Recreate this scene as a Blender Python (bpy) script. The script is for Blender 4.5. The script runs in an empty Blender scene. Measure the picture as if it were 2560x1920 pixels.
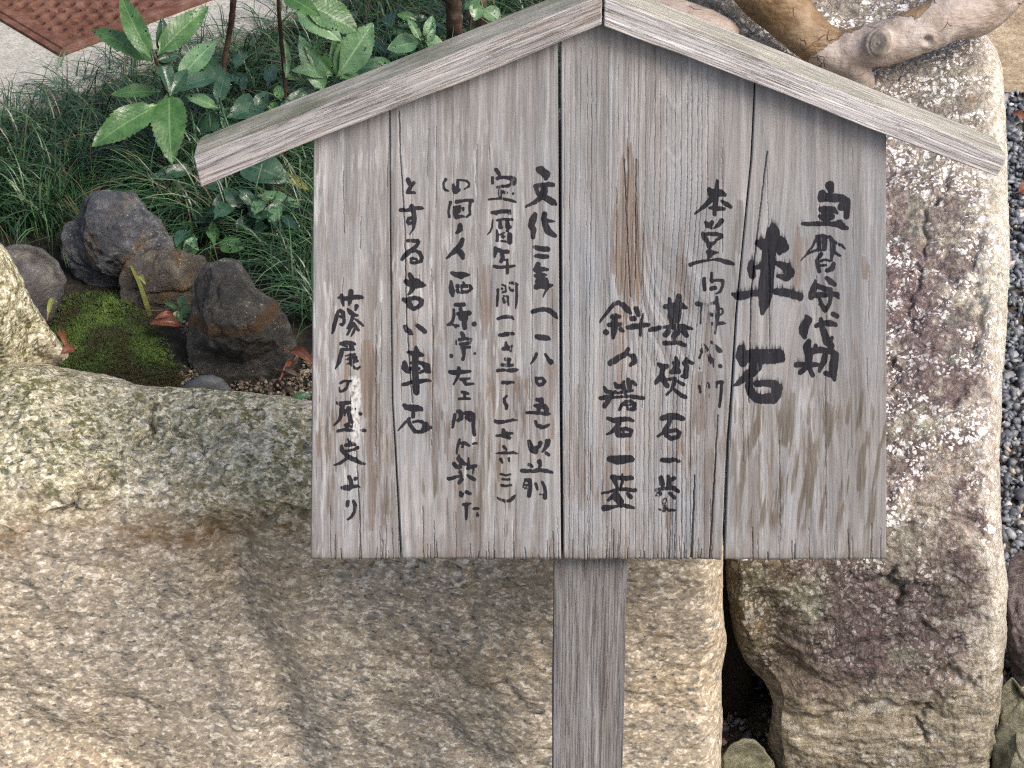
import bpy, math, random
import numpy as np
from mathutils import Vector, Matrix
R = math.radians
random.seed(7)
scene = bpy.context.scene
col = scene.collection

# ---------------------------------------------------------------- camera, world, sun, exposure
PITCH = R(35.0); LEAN = R(12.0); DIST = 2.8; F = 6118.0
O = np.array([0.0, 0.0, 0.85])
FW = np.array([0, math.cos(PITCH), -math.sin(PITCH)])
UPC = np.array([0, math.sin(PITCH), math.cos(PITCH)])
CAM = O - DIST * FW
cd = bpy.data.cameras.new('camera'); cam = bpy.data.objects.new('camera', cd); col.objects.link(cam)
cam.location = CAM; cam.rotation_euler = (math.pi / 2 - PITCH, 0, 0)
cd.sensor_width = 36; cd.lens = F / 2560 * 36; cd.clip_start = 0.05; cd.clip_end = 500
scene.camera = cam

SUN_DIR = Vector((0.60, -0.42, 0.80)).normalized()          # towards the sun
w = bpy.data.worlds.new('World'); scene.world = w; w.use_nodes = True
nt = w.node_tree; nt.nodes.clear()
sky = nt.nodes.new('ShaderNodeTexSky'); sky.sky_type = 'NISHITA'; sky.sun_disc = False
sky.sun_elevation = math.asin(SUN_DIR.z); sky.sun_rotation = math.atan2(SUN_DIR.x, SUN_DIR.y)
sky.air_density = 1.0; sky.dust_density = 5.5; sky.ozone_density = 1.0
bg = nt.nodes.new('ShaderNodeBackground'); bg.inputs['Strength'].default_value = 0.13
wo = nt.nodes.new('ShaderNodeOutputWorld')
nt.links.new(sky.outputs[0], bg.inputs[0]); nt.links.new(bg.outputs[0], wo.inputs[0])
sd = bpy.data.lights.new('sun', 'SUN'); sd.energy = 1.5; sd.angle = R(26); sd.color = (1, 0.98, 0.95)
so = bpy.data.objects.new('sun', sd); col.objects.link(so); so.location = (2, -1, 4)
so.rotation_euler = SUN_DIR.to_track_quat('Z', 'Y').to_euler()
vs = scene.view_settings
scene.display_settings.display_device = 'sRGB'
vs.view_transform = 'Standard'; vs.look = 'None'; vs.gamma = 1.0; vs.use_curve_mapping = False
vs.exposure = 0.70
scene.cycles.use_denoising = False
scene.cycles.use_adaptive_sampling = True; scene.cycles.adaptive_threshold = 0.012
scene.cycles.max_bounces = 6; scene.cycles.diffuse_bounces = 3; scene.cycles.glossy_bounces = 2; scene.cycles.transmission_bounces = 4
scene.cycles.sample_clamp_indirect = 4.0; scene.cycles.caustics_reflective = False; scene.cycles.caustics_refractive = False
scene.cycles.filter_width = 1.25

# ---------------------------------------------------------------- pixel rays to places
def ray(px, py):
    px = np.asarray(px, float); py = np.asarray(py, float)
    a = (px - 1280) / F; b = (960 - py) / F
    return (FW + a[..., None] * np.array([1.0, 0, 0]) + b[..., None] * UPC)
def onY(px, py, Y):
    r = ray(px, py); t = (np.asarray(Y) - CAM[1]) / r[..., 1]
    return CAM + r * t[..., None]
def onZ(px, py, z):
    r = ray(px, py); t = (np.asarray(z) - CAM[2]) / r[..., 2]
    return CAM + r * t[..., None]
SU = np.array([0, math.sin(LEAN), math.cos(LEAN)]); SN = np.array([0, -math.cos(LEAN), math.sin(LEAN)])
def onS(px, py, dep=0.0):
    """sign coordinates (x, depth behind the plank faces, height) of a pixel"""
    r = ray(px, py); t = ((O - CAM) @ SN - dep) / (r @ SN)
    p = CAM + r * t[..., None] - O
    return np.stack([p[..., 0], np.broadcast_to(np.asarray(dep, float), p[..., 0].shape), p @ SU], -1)
def topx(p):
    p = np.asarray(p) - CAM; d = p @ FW
    return np.stack([1280 + F * p[..., 0] / d, 960 - F * (p @ UPC) / d], -1)

# ---------------------------------------------------------------- noise on arrays
def _h(i, j, k, s):
    n = (i * 374761393 + j * 668265263 + k * 2147483647 + s * 1274126177) & 0xffffffff
    n = ((n ^ (n >> 13)) * 1274126177) & 0xffffffff
    n = ((n ^ (n >> 16)) * 2246822519) & 0xffffffff
    return ((n ^ (n >> 15)) & 0xffffff) / float(0xffffff)
def vn3(x, y, z, s=0):
    x = np.asarray(x, float); y = np.asarray(y, float) + 0 * x; z = np.asarray(z, float) + 0 * x
    i = np.floor(x).astype(np.int64); j = np.floor(y).astype(np.int64); k = np.floor(z).astype(np.int64)
    f = x - i; g = y - j; h = z - k
    f = f * f * (3 - 2 * f); g = g * g * (3 - 2 * g); h = h * h * (3 - 2 * h)
    def L(a, b, t): return a + (b - a) * t
    return L(L(L(_h(i, j, k, s), _h(i + 1, j, k, s), f), L(_h(i, j + 1, k, s), _h(i + 1, j + 1, k, s), f), g),
             L(L(_h(i, j, k + 1, s), _h(i + 1, j, k + 1, s), f), L(_h(i, j + 1, k + 1, s), _h(i + 1, j + 1, k + 1, s), f), g), h)
def vn2(x, y, s=0):
    x = np.asarray(x, float); y = np.asarray(y, float) + 0 * x
    i = np.floor(x).astype(np.int64); j = np.floor(y).astype(np.int64)
    f = x - i; g = y - j; f = f * f * (3 - 2 * f); g = g * g * (3 - 2 * g)
    a = _h(i, j, 0, s); b = _h(i + 1, j, 0, s); c = _h(i, j + 1, 0, s); d = _h(i + 1, j + 1, 0, s)
    return (a + (b - a) * f) * (1 - g) + (c + (d - c) * f) * g
def fb3(p, sc, oc=5, s=0, ro=0.5):
    v = 0; a = 1; t = 0
    for o in range(oc):
        v = v + a * (vn3(p[..., 0] * sc + 17.3 * o, p[..., 1] * sc, p[..., 2] * sc + 5.1 * o, s + o) * 2 - 1); t += a; a *= ro; sc *= 2.03
    return v / t
def fb2(x, y, oc=4, s=0, ro=0.5):
    v = 0; a = 1; t = 0; k = 1
    for o in range(oc):
        v = v + a * vn2(x * k + 9.1 * o, y * k, s + o); t += a; a *= ro; k *= 2.03
    return v / t
def sst(a, b, x):
    t = np.clip((x - a) / (b - a), 0, 1); return t * t * (3 - 2 * t)

# ---------------------------------------------------------------- object helpers
def tag(o, label=None, cat=None, group=None, kind=None):
    if label: o['label'] = label
    if cat: o['category'] = cat
    if group: o['group'] = group
    if kind: o['kind'] = kind
    return o
def empty(name, loc, rot=(0, 0, 0)):
    o = bpy.data.objects.new(name, None); col.objects.link(o); o.location = [float(c) for c in loc]; o.rotation_euler = rot
    o.empty_display_size = 0.05
    return o
def mesh_obj(name, V, Fc, mat, parent=None, smooth=True, attrs=None, world=False):
    """V: (n,3); Fc: list of arrays / lists of faces.  world=True: V in world space below a parent"""
    V = np.asarray(V, float)
    if world and parent is not None:
        M = np.array((Matrix.LocRotScale(parent.location, parent.rotation_euler, None)).inverted())
        V = V @ M[:3, :3].T + M[:3, 3]
    me = bpy.data.meshes.new(name)
    if isinstance(Fc, np.ndarray):
        n, k = Fc.shape
        me.vertices.add(len(V)); me.vertices.foreach_set('co', V.astype(np.float32).ravel())
        me.loops.add(n * k); me.loops.foreach_set('vertex_index', Fc.astype(np.int32).ravel())
        me.polygons.add(n); me.polygons.foreach_set('loop_start', np.arange(0, n * k, k, dtype=np.int32))
        me.update(calc_edges=True); me.validate()
    else:
        me.from_pydata([tuple(v) for v in V], [], [tuple(int(i) for i in f) for f in Fc]); me.update()
    if smooth: me.polygons.foreach_set('use_smooth', np.ones(len(me.polygons), bool))
    for k, a in (attrs or {}).items():
        at = me.attributes.new(k, 'FLOAT', 'POINT'); at.data.foreach_set('value', np.asarray(a, np.float32).ravel())
    me.materials.append(mat)
    o = bpy.data.objects.new(name, me); col.objects.link(o)
    if parent is not None: o.parent = parent
    return o
def gridfaces(nr, nc, base=0, flip=False):
    i = np.arange(nr - 1)[:, None] * nc + np.arange(nc - 1)[None, :] + base
    f = np.stack([i, i + 1, i + nc + 1, i + nc], -1).reshape(-1, 4)
    return f[:, ::-1] if flip else f
def rim(nr, nc):
    return np.concatenate([np.arange(nc), np.arange(1, nr) * nc + nc - 1,
                           (nr - 1) * nc + np.arange(nc - 2, -1, -1), np.arange(nr - 2, 0, -1) * nc])

# ---------------------------------------------------------------- node helper
class NB:
    def __init__(s, name):
        s.m = bpy.data.materials.new(name); s.m.use_nodes = True; s.t = s.m.node_tree; s.t.nodes.clear()
        s.out = s.t.nodes.new('ShaderNodeOutputMaterial'); s.b = s.t.nodes.new('ShaderNodeBsdfPrincipled')
        s.t.links.new(s.b.outputs[0], s.out.inputs[0])
        s.tc = s.t.nodes.new('ShaderNodeTexCoord')
    def n(s, ty, ins=None, **kw):
        nd = s.t.nodes.new('ShaderNode' + ty)
        for k, v in kw.items(): setattr(nd, k, v)
        for k, v in (ins or {}).items():
            if hasattr(v, 'is_output') or isinstance(v, bpy.types.NodeSocket): s.t.links.new(v, nd.inputs[k])
            else: nd.inputs[k].default_value = v
        return nd
    def coords(s, scale=(1, 1, 1), rot=(0, 0, 0), loc=(0, 0, 0), src='Object'):
        return s.n('Mapping', {'Vector': s.tc.outputs[src], 'Scale': scale, 'Rotation': rot, 'Location': loc}).outputs[0]
    def noise(s, v, sc, det=4, ro=.55, dist=0):
        return s.n('TexNoise', {'Vector': v, 'Scale': sc, 'Detail': det, 'Roughness': ro, 'Distortion': dist}).outputs[0]
    def voro(s, v, sc, feat='F1', rnd=1.0):
        return s.n('TexVoronoi', {'Vector': v, 'Scale': sc, 'Randomness': rnd}, feature=feat)
    def ramp(s, f, stops, interp='LINEAR'):
        nd = s.n('ValToRGB', {'Fac': f}); cr = nd.color_ramp; cr.interpolation = interp
        while len(cr.elements) < len(stops): cr.elements.new(0.5)
        for e, (p, c) in zip(cr.elements, stops):
            e.position = p
            e.color = (c, c, c, 1) if isinstance(c, (int, float)) else (*c, 1)
        return nd.outputs[0]
    def mr(s, f, a, b, lo=0.0, hi=1.0):
        return s.n('MapRange', {'Value': f, 'From Min': a, 'From Max': b, 'To Min': lo, 'To Max': hi}).outputs[0]
    def mix(s, f, a, b, mode='MIX'):
        nd = s.n('Mix', data_type='RGBA', blend_type=mode)
        for k, v in ((0, f), (6, a), (7, b)):
            if isinstance(v, bpy.types.NodeSocket): s.t.links.new(v, nd.inputs[k])
            elif k == 0: nd.inputs[0].default_value = v
            else: nd.inputs[k].default_value = (*v, 1) if len(v) == 3 else v
        return nd.outputs[2]
    def mth(s, op, a, b=0.0, c=None):
        nd = s.n('Math', operation=op)
        for k, v in enumerate((a, b) if c is None else (a, b, c)):
            if isinstance(v, bpy.types.NodeSocket): s.t.links.new(v, nd.inputs[k])
            else: nd.inputs[k].default_value = v
        return nd.outputs[0]
    def attr(s, name): return s.n('Attribute', attribute_name=name).outputs['Fac']
    def xyz(s, v): return s.n('SeparateXYZ', {'Vector': v}).outputs
    def bump(s, h, strength=.5, dist=.002, nrm=None):
        ins = {'Height': h, 'Strength': strength, 'Distance': dist}
        if nrm is not None: ins['Normal'] = nrm
        return s.n('Bump', ins).outputs[0]
    def done(s, colr, rough=.8, nrm=None, spec=.5):
        for k, v in (('Base Color', colr), ('Roughness', rough), ('Specular IOR Level', spec)):
            if isinstance(v, bpy.types.NodeSocket): s.t.links.new(v, s.b.inputs[k])
            elif k == 'Base Color': s.b.inputs[k].default_value = (*v, 1)
            else: s.b.inputs[k].default_value = v
        if nrm is not None: s.t.links.new(nrm, s.b.inputs['Normal'])
        return s.m

# ---------------------------------------------------------------- materials
def mat_granite(name, seed=0.0, tan=1.0):
    n = NB(name)
    warp = n.noise(n.coords((1, 1, 1), loc=(seed, 0, 0)), 60, 2)
    base = n.coords((0.76, 0.95, 1.15), rot=(0, R(9), 0), loc=(seed, 0, 0))
    v = n.n('VectorMath', {0: base, 1: n.n('VectorMath', {0: n.n('TexNoise', {'Vector': base, 'Scale': 90., 'Detail': 2.}).outputs[1], 'Scale': 0.0045}, operation='SCALE').outputs[0]}, operation='ADD').outputs[0]
    z = n.xyz(n.tc.outputs['Object'])[2]; x = n.xyz(n.tc.outputs['Object'])[0]
    nz = n.xyz(n.n('NewGeometry').outputs['Normal'])[2]
    big = n.noise(n.coords(loc=(seed, 1, 2)), 4.5, 4)
    med = n.noise(n.coords(loc=(seed, 4, 2)), 22, 5, .65)
    fine = n.noise(v, 160, 4, .7)
    c1 = n.xyz(n.voro(v, 215).outputs['Color'])[0]
    c2 = n.xyz(n.voro(v, 115).outputs['Color'])[1]
    c3 = n.xyz(n.voro(v, 420).outputs['Color'])[2]
    cell = n.mth('ADD', n.mth('MULTIPLY', c1, .42), n.mth('ADD', n.mth('MULTIPLY', c2, .30), n.mth('MULTIPLY', c3, .28)))
    cell = n.mth('ADD', cell, n.mth('MULTIPLY', n.mth('SUBTRACT', fine, .5), .38))
    grains = n.ramp(cell, [(0.11, (.10, .10, .095)), (0.22, (.24, .235, .225)), (0.34, (.30, .265, .215)), (.46, (.385, .325, .245)), (.60, (.465, .405, .315)), (.72, (.62, .57, .48)), (.85, (.84, .80, .71))])
    tint = n.ramp(big, [(.3, (.86, .87, .90)), (.5, (1., .97, .92)), (.7, (1.02, .90, .74))])
    c = n.mix(1.0, grains, tint, 'MULTIPLY')
    # coarse grey-green encrusted upper part
    low = n.mr(n.mth('ADD', z, n.mth('ADD', n.mth('MULTIPLY', n.mth('SUBTRACT', big, .5), .24), n.mth('MULTIPLY', n.mth('SUBTRACT', med, .5), .10))), .47, .56)
    pale = n.ramp(cell, [(0.18, (.05, .055, .03)), (0.32, (.19, .19, .11)), (.46, (.37, .34, .20)), (.62, (.56, .52, .34)), (.82, (.80, .76, .60))])
    c = n.mix(n.mth('MULTIPLY', low, .72), c, pale)
    olv = n.mth('MULTIPLY', n.mth('MULTIPLY', n.mr(n.noise(n.coords((1, 1, 2.2), loc=(seed, 9, 2)), 26, 7, .72), .50, .62), low), n.mr(cell, .75, .45))
    c = n.mix(n.mth('MULTIPLY', olv, .85), c, (.13, .125, .03))
    # rust-brown damp line below the brow
    zz = n.mth('ADD', z, n.mth('MULTIPLY', n.mth('SUBTRACT', n.noise(n.coords(loc=(3 + seed, 0, 0)), 7, 3), .5), .12))
    band = n.mth('MULTIPLY', n.mr(zz, .452, .485), n.mr(zz, .53, .50))
    band = n.mth('MULTIPLY', n.mth('MULTIPLY', band, n.mr(med, .40, .62)), n.mr(x, -.10, -.20))
    c = n.mix(n.mth('MULTIPLY', band, .74), c, (.17, .085, .025))
    # short rusty drips
    drip = n.mr(n.noise(n.coords((1, 1, .22), loc=(seed, 2, 7)), 48, 2), .745, .78)
    c = n.mix(n.mth('MULTIPLY', drip, .7), c, (.22, .13, .035))
    spk = n.mth('GREATER_THAN', n.xyz(n.voro(n.coords((.8, .8, 1), loc=(seed, 3, 3)), 62).outputs['Color'])[0], .90)
    spk = n.mth('MULTIPLY', spk, n.mr(n.voro(n.coords((.8, .8, 1), loc=(seed, 3, 3)), 62).outputs['Distance'], .36, .22))
    c = n.mix(n.mth('MULTIPLY', spk, .55), c, (.10, .10, .095))
    dirt = n.mr(n.noise(n.coords((1, 1, 1.6), rot=(0, R(-25), 0), loc=(seed, 7, 1)), 9, 6, .62), .52, .72)
    c = n.mix(n.mth('MULTIPLY', dirt, .30), c, (.22, .17, .10))
    h = n.mth('ADD', n.mth('MULTIPLY', n.voro(v, 185, 'SMOOTH_F1').outputs['Distance'], -.8), n.mth('MULTIPLY', n.noise(v, 120, 5, .6), n.mr(low, 0, 1, .7, 1.8)))
    return n.done(c, n.mr(fine, .3, .7, .55, .9), n.bump(h, n.mr(low, 0, 1, .20, .7), .003), .4)

def mat_fleckrock(name, seed=0.0):
    n = NB(name)
    base = n.coords((1, 1, 1), loc=(seed, 0, 0))
    v = n.n('VectorMath', {0: base, 1: n.n('VectorMath', {0: n.n('TexNoise', {'Vector': base, 'Scale': 60., 'Detail': 3.}).outputs[1], 'Scale': 0.016}, operation='SCALE').outputs[0]}, operation='ADD').outputs[0]
    P = n.xyz(n.tc.outputs['Object'])
    big = n.noise(n.coords(loc=(2 + seed, 1, 2)), 6.5, 5, .6)
    med = n.noise(n.coords(loc=(5 + seed, 1, 2)), 26, 6, .68)
    fine = n.noise(v, 130, 6, .75)
    dark = n.ramp(fine, [(.3, (.04, .03, .028)), (.48, (.13, .095, .088)), (.62, (.25, .195, .18)), (.75, (.40, .34, .31))])
    lite = n.ramp(fine, [(.3, (.09, .08, .06)), (.45, (.27, .24, .18)), (.6, (.47, .43, .34)), (.74, (.68, .63, .53))])
    f = n.mr(n.mth('ADD', big, n.mth('MULTIPLY', n.mth('SUBTRACT', med, .5), 1.0)), .47, .60)
    # sunlit right shoulder painted pale, paler top of the stone, dark body between
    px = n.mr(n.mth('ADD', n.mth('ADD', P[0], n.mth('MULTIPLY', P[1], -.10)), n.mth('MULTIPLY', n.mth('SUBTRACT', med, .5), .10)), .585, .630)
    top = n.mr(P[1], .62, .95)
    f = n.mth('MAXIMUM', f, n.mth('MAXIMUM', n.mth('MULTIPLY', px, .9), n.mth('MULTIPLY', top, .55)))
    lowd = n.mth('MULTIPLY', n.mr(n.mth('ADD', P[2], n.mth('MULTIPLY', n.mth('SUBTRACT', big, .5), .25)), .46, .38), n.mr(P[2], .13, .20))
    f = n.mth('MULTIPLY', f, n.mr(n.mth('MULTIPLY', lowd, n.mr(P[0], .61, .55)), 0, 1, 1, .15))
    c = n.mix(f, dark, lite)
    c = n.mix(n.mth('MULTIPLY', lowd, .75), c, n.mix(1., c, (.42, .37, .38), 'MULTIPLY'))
    cream = n.ramp(fine, [(.32, (.30, .25, .17)), (.46, (.60, .52, .40)), (.6, (.85, .82, .74))])
    c = n.mix(n.mth('MULTIPLY', px, .85), c, cream)
    lich = n.mth('MULTIPLY', n.mr(n.noise(n.coords(loc=(seed, 8, 1)), 11, 5, .6), .55, .66), .55)
    c = n.mix(lich, c, n.ramp(fine, [(.3, (.12, .13, .07)), (.6, (.34, .36, .27)), (.8, (.6, .64, .56))]))
    mossm = n.mth('MULTIPLY', n.mr(n.mth('ADD', P[0], n.mth('MULTIPLY', n.mth('SUBTRACT', med, .5), .14)), .45, .30), n.mr(P[2], .60, .45))
    c = n.mix(n.mth('MULTIPLY', mossm, .85), c, n.ramp(fine, [(.3, (.02, .018, .006)), (.5, (.085, .072, .022)), (.66, (.24, .20, .09)), (.78, (.42, .38, .24))]))
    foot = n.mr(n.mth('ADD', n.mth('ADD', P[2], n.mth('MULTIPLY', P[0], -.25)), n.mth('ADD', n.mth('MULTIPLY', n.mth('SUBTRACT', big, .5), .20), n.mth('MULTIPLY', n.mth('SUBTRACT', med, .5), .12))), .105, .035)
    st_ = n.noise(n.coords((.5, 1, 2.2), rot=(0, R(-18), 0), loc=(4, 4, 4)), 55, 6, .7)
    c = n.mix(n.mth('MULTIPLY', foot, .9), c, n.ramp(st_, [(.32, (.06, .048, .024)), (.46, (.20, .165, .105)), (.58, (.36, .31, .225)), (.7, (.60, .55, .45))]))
    purp = n.mth('MULTIPLY', n.mr(n.noise(n.coords(loc=(seed, 2, 6)), 5, 3), .42, .58), n.mth('MULTIPLY', n.mth('SUBTRACT', 1.0, foot), n.mth('SUBTRACT', 1.0, px)))
    c = n.mix(n.mth('MULTIPLY', purp, .5), c, n.mix(1., c, (1.05, .90, .97), 'MULTIPLY'))
    rust = n.mr(n.noise(n.coords(loc=(seed, 3, 9)), 15, 5, .7), .62, .7)
    c = n.mix(n.mth('MULTIPLY', rust, .5), c, (.24, .13, .06))
    # bright mineral flecks of different sizes
    dens = n.mr(n.noise(n.coords(loc=(seed, 5, 5)), 13, 4, .6), .38, .62)
    fl = None
    for sc, thr, r0 in ((150, .66, .55), (84, .80, .50), (240, .68, .55)):
        vo = n.voro(v, sc); q = n.xyz(vo.outputs['Color'])[0]
        m_ = n.mth('MULTIPLY', n.mr(q, thr, thr + .03), n.mr(vo.outputs['Distance'], r0, r0 - .12))
        fl = m_ if fl is None else n.mth('MAXIMUM', fl, m_)
    clus = n.mr(n.noise(n.coords(loc=(seed, 6, 2)), 17, 5, .7), .46, .56)
    body = n.mth('MULTIPLY', n.mr(n.mth('ADD', P[2], n.mth('MULTIPLY', n.mth('SUBTRACT', big, .5), .22)), .37, .43), 1.0)
    dens = n.mth('MULTIPLY', clus, n.mth('ADD', .22, n.mth('MULTIPLY', body, .9)))
    fl = n.mth('MULTIPLY', fl, n.mth('ADD', n.mth('MULTIPLY', f, .10), n.mth('ADD', .06, n.mth('MULTIPLY', dens, .9))))
    c = n.mix(fl, c, (.88, .85, .82))
    h = n.mth('ADD', n.mth('MULTIPLY', n.noise(v, 90, 7, .75), 2.0), n.mth('MULTIPLY', n.noise(base, 30, 4), 1.5))
    h = n.mth('ADD', h, n.mth('MULTIPLY', fl, .15))
    return n.done(c, n.mr(fine, .3, .7, .4, .8), n.bump(h, .9, .004), .55)

def mat_stone(name, a, b, c_, sc=40, rust=None, rough=.45, bumpd=.004, lines=False):
    n = NB(name); v = n.coords((1, 1, 1.4), rot=(R(15), R(20), 0))
    f = n.noise(v, sc, 8, .68, .4); g = n.noise(v, sc * .3, 4)
    c = n.ramp(n.mth('ADD', n.mth('MULTIPLY', f, .7), n.mth('MULTIPLY', g, .3)), [(.32, a), (.5, b), (.68, c_)])
    if rust: c = n.mix(n.mth('MULTIPLY', n.mr(n.noise(v, sc * .45, 5, .6), .53, .64), .8), c, rust)
    fl = n.voro(v, sc * 5); q = n.mth('MULTIPLY', n.mr(n.xyz(fl.outputs['Color'])[0], .88, .92), n.mr(fl.outputs['Distance'], .45, .3))
    c = n.mix(n.mth('MULTIPLY', n.mth('MULTIPLY', q, n.mr(g, .45, .6)), .5), c, (.42, .42, .40))
    pt = n.mr(n.noise(n.coords(rot=(R(40), R(10), R(30))), sc * .6, 6, .7, ), .44, .60)
    c = n.mix(n.mth('MULTIPLY', pt, .55), c, n.mix(1., c, (1.6, 1.55, 1.4), 'MULTIPLY'))
    if lines:
        P = n.xyz(n.tc.outputs['Object'])
        d = n.mth('ADD', n.mth('ADD', P[2], n.mth('MULTIPLY', P[0], -.20)), n.mth('MULTIPLY', n.mth('SUBTRACT', n.noise(v, 22, 4), .5), .02))
        ln = n.mth('MULTIPLY', n.mr(d, .648, .655), n.mr(d, .672, .663))
        c = n.mix(n.mth('MULTIPLY', ln, .8), c, (.085, .042, .012))
    return n.done(c, rough, n.bump(n.noise(v, sc * 1.8, 9, .8), .9, bumpd * 2.4), .5)

def mat_plank():
    n = NB('weathered_plank')
    ink = n.attr('ink'); st = n.attr('stain'); wh = n.attr('white'); gr = n.attr('grain'); ol = n.attr('olive'); to = n.attr('tone')
    v = n.coords((1, 1, .045)); v2 = n.coords((1, 1, .16))
    f = n.noise(v, 420, 5, .7); s = n.noise(v2, 70, 6, .65); b = n.noise(n.coords((1, 1, .5)), 9, 3)
    val = n.mth('ADD', n.mth('MULTIPLY', gr, .45), n.mth('ADD', n.mth('MULTIPLY', f, .3), n.mth('MULTIPLY', s, .25)))
    c = n.ramp(val, [(.22, (.155, .148, .145)), (.40, (.248, .246, .246)), (.54, (.325, .325, .330)), (.72, (.43, .432, .436))])
    warm = n.mr(n.noise(v2, 42, 4, .6), .46, .66)
    c = n.mix(n.mth('MULTIPLY', warm, .30), c, n.mix(1., c, (1.06, .92, .82), 'MULTIPLY'))
    c = n.mix(1., c, n.ramp(b, [(.3, (.90, .93, .98)), (.7, (1.06, 1.03, 1.0))]), 'MULTIPLY')
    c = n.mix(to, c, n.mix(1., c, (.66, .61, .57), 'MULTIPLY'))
    c = n.mix(n.mth('MULTIPLY', n.attr('pale'), .70), c, n.ramp(f, [(.3, (.41, .41, .41)), (.7, (.63, .63, .625))]))
    bs = n.ramp(n.mth('ADD', n.mth('MULTIPLY', f, .6), n.mth('MULTIPLY', gr, .4)), [(.3, (.085, .058, .042)), (.7, (.25, .175, .125))])
    c = n.mix(n.mth('MULTIPLY', st, .85), c, bs)
    c = n.mix(n.mth('MULTIPLY', ol, .85), c, n.ramp(f, [(.3, (.075, .062, .046)), (.7, (.19, .165, .135))]))
    c = n.mix(wh, c, (.66, .66, .64))
    speck = n.noise(n.coords(), 700, 2, .5)
    c = n.mix(n.mr(speck, .70, .76, 0, .35), c, (.62, .62, .62))
    ik = n.mth('MULTIPLY', n.mr(n.mth('ADD', ink, n.mth('MULTIPLY', n.mth('SUBTRACT', f, .5), .5)), .30, .58), n.mr(n.mth('SUBTRACT', 1.0, wh), .2, .6))
    c = n.mix(n.mth('MULTIPLY', ik, n.mr(s, .35, .65, 1.0, .94)), c, n.ramp(f, [(.3, (.005, .005, .008)), (.7, (.019, .019, .028))]))
    h = n.mth('ADD', n.mth('MULTIPLY', f, 1.0), n.mth('MULTIPLY', s, .5))
    return n.done(c, n.mth('SUBTRACT', .78, n.mth('MULTIPLY', ik, .2)), n.bump(h, .6, .0012), .35)

def mat_timber(name, axis='x', warm=.5, light=1.0, green=0.0, scale=1.0):
    """weathered timber; grain runs along one object axis"""
    n = NB(name)
    sx = (.035, 1, 1) if axis == 'x' else (1, 1, .035)
    s2 = (.10, 1, 1) if axis == 'x' else (1, 1, .10)
    v = n.coords(sx); v2 = n.coords(s2)
    w_ = n.n('VectorMath', {0: v, 1: n.n('VectorMath', {0: n.n('TexNoise', {'Vector': v2, 'Scale': 14., 'Detail': 2.}).outputs[1], 'Scale': .012}, operation='SCALE').outputs[0]}, operation='ADD').outputs[0]
    f = n.noise(w_, 520 * scale, 4, .7); s = n.noise(v2, 95, 6, .68); g = n.noise(w_, 230 * scale, 2, .5)
    val = n.mth('ADD', n.mth('MULTIPLY', g, .45), n.mth('ADD', n.mth('MULTIPLY', f, .35), n.mth('MULTIPLY', s, .2)))
    L = light
    c = n.ramp(val, [(.33, (.17 * L, .15 * L, .145 * L)), (.45, (.31 * L, .295 * L, .29 * L)), (.56, (.42 * L, .41 * L, .41 * L)), (.68, (.62 * L, .61 * L, .60 * L))])
    w2 = n.mr(n.noise(v2, 30, 4, .6), .48, .64)
    c = n.mix(n.mth('MULTIPLY', w2, warm), c, n.mix(1., c, (1.15, .92, .72), 'MULTIPLY'))
    nz = n.xyz(n.n('NewGeometry').outputs['Normal'])[2]
    topm = n.mr(nz, .45, .75)
    tc = n.ramp(s, [(.3, (.17, .16, .12)), (.5, (.36, .34, .27)), (.66, (.56, .52, .44))])
    c = n.mix(n.mth('MULTIPLY', topm, .75), c, tc)
    if green: c = n.mix(n.mth('MULTIPLY', n.mth('MULTIPLY', topm, n.mr(n.noise(n.coords(), 12, 4), .42, .6)), green), c, (.12, .14, .07))
    dk = n.mr(n.noise(v2, 150, 3), .68, .74)
    c = n.mix(n.mth('MULTIPLY', dk, .6), c, (.10, .085, .07))
    ln = n.mr(n.noise(n.n('Mapping', {'Vector': w_, 'Scale': (.5, 1, 1) if axis == 'x' else (1, 1, .5)}).outputs[0], 760 * scale, 3, .6), .53, .62)
    c = n.mix(n.mth('MULTIPLY', ln, .55), c, n.mix(1., c, (.46, .42, .38), 'MULTIPLY'))
    pl = n.mr(n.noise(n.n('Mapping', {'Vector': w_, 'Location': (3, 3, 3)}).outputs[0], 640 * scale, 3, .6), .56, .66)
    c = n.mix(n.mth('MULTIPLY', pl, .5), c, n.mix(1., c, (1.5, 1.5, 1.5), 'MULTIPLY'))
    h = n.mth('ADD', n.mth('ADD', n.mth('MULTIPLY', g, 1.2), n.mth('MULTIPLY', ln, -1.0)), n.mth('MULTIPLY', f, .8))
    return n.done(c, .8, n.bump(h, .7, .0016), .35)

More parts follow.
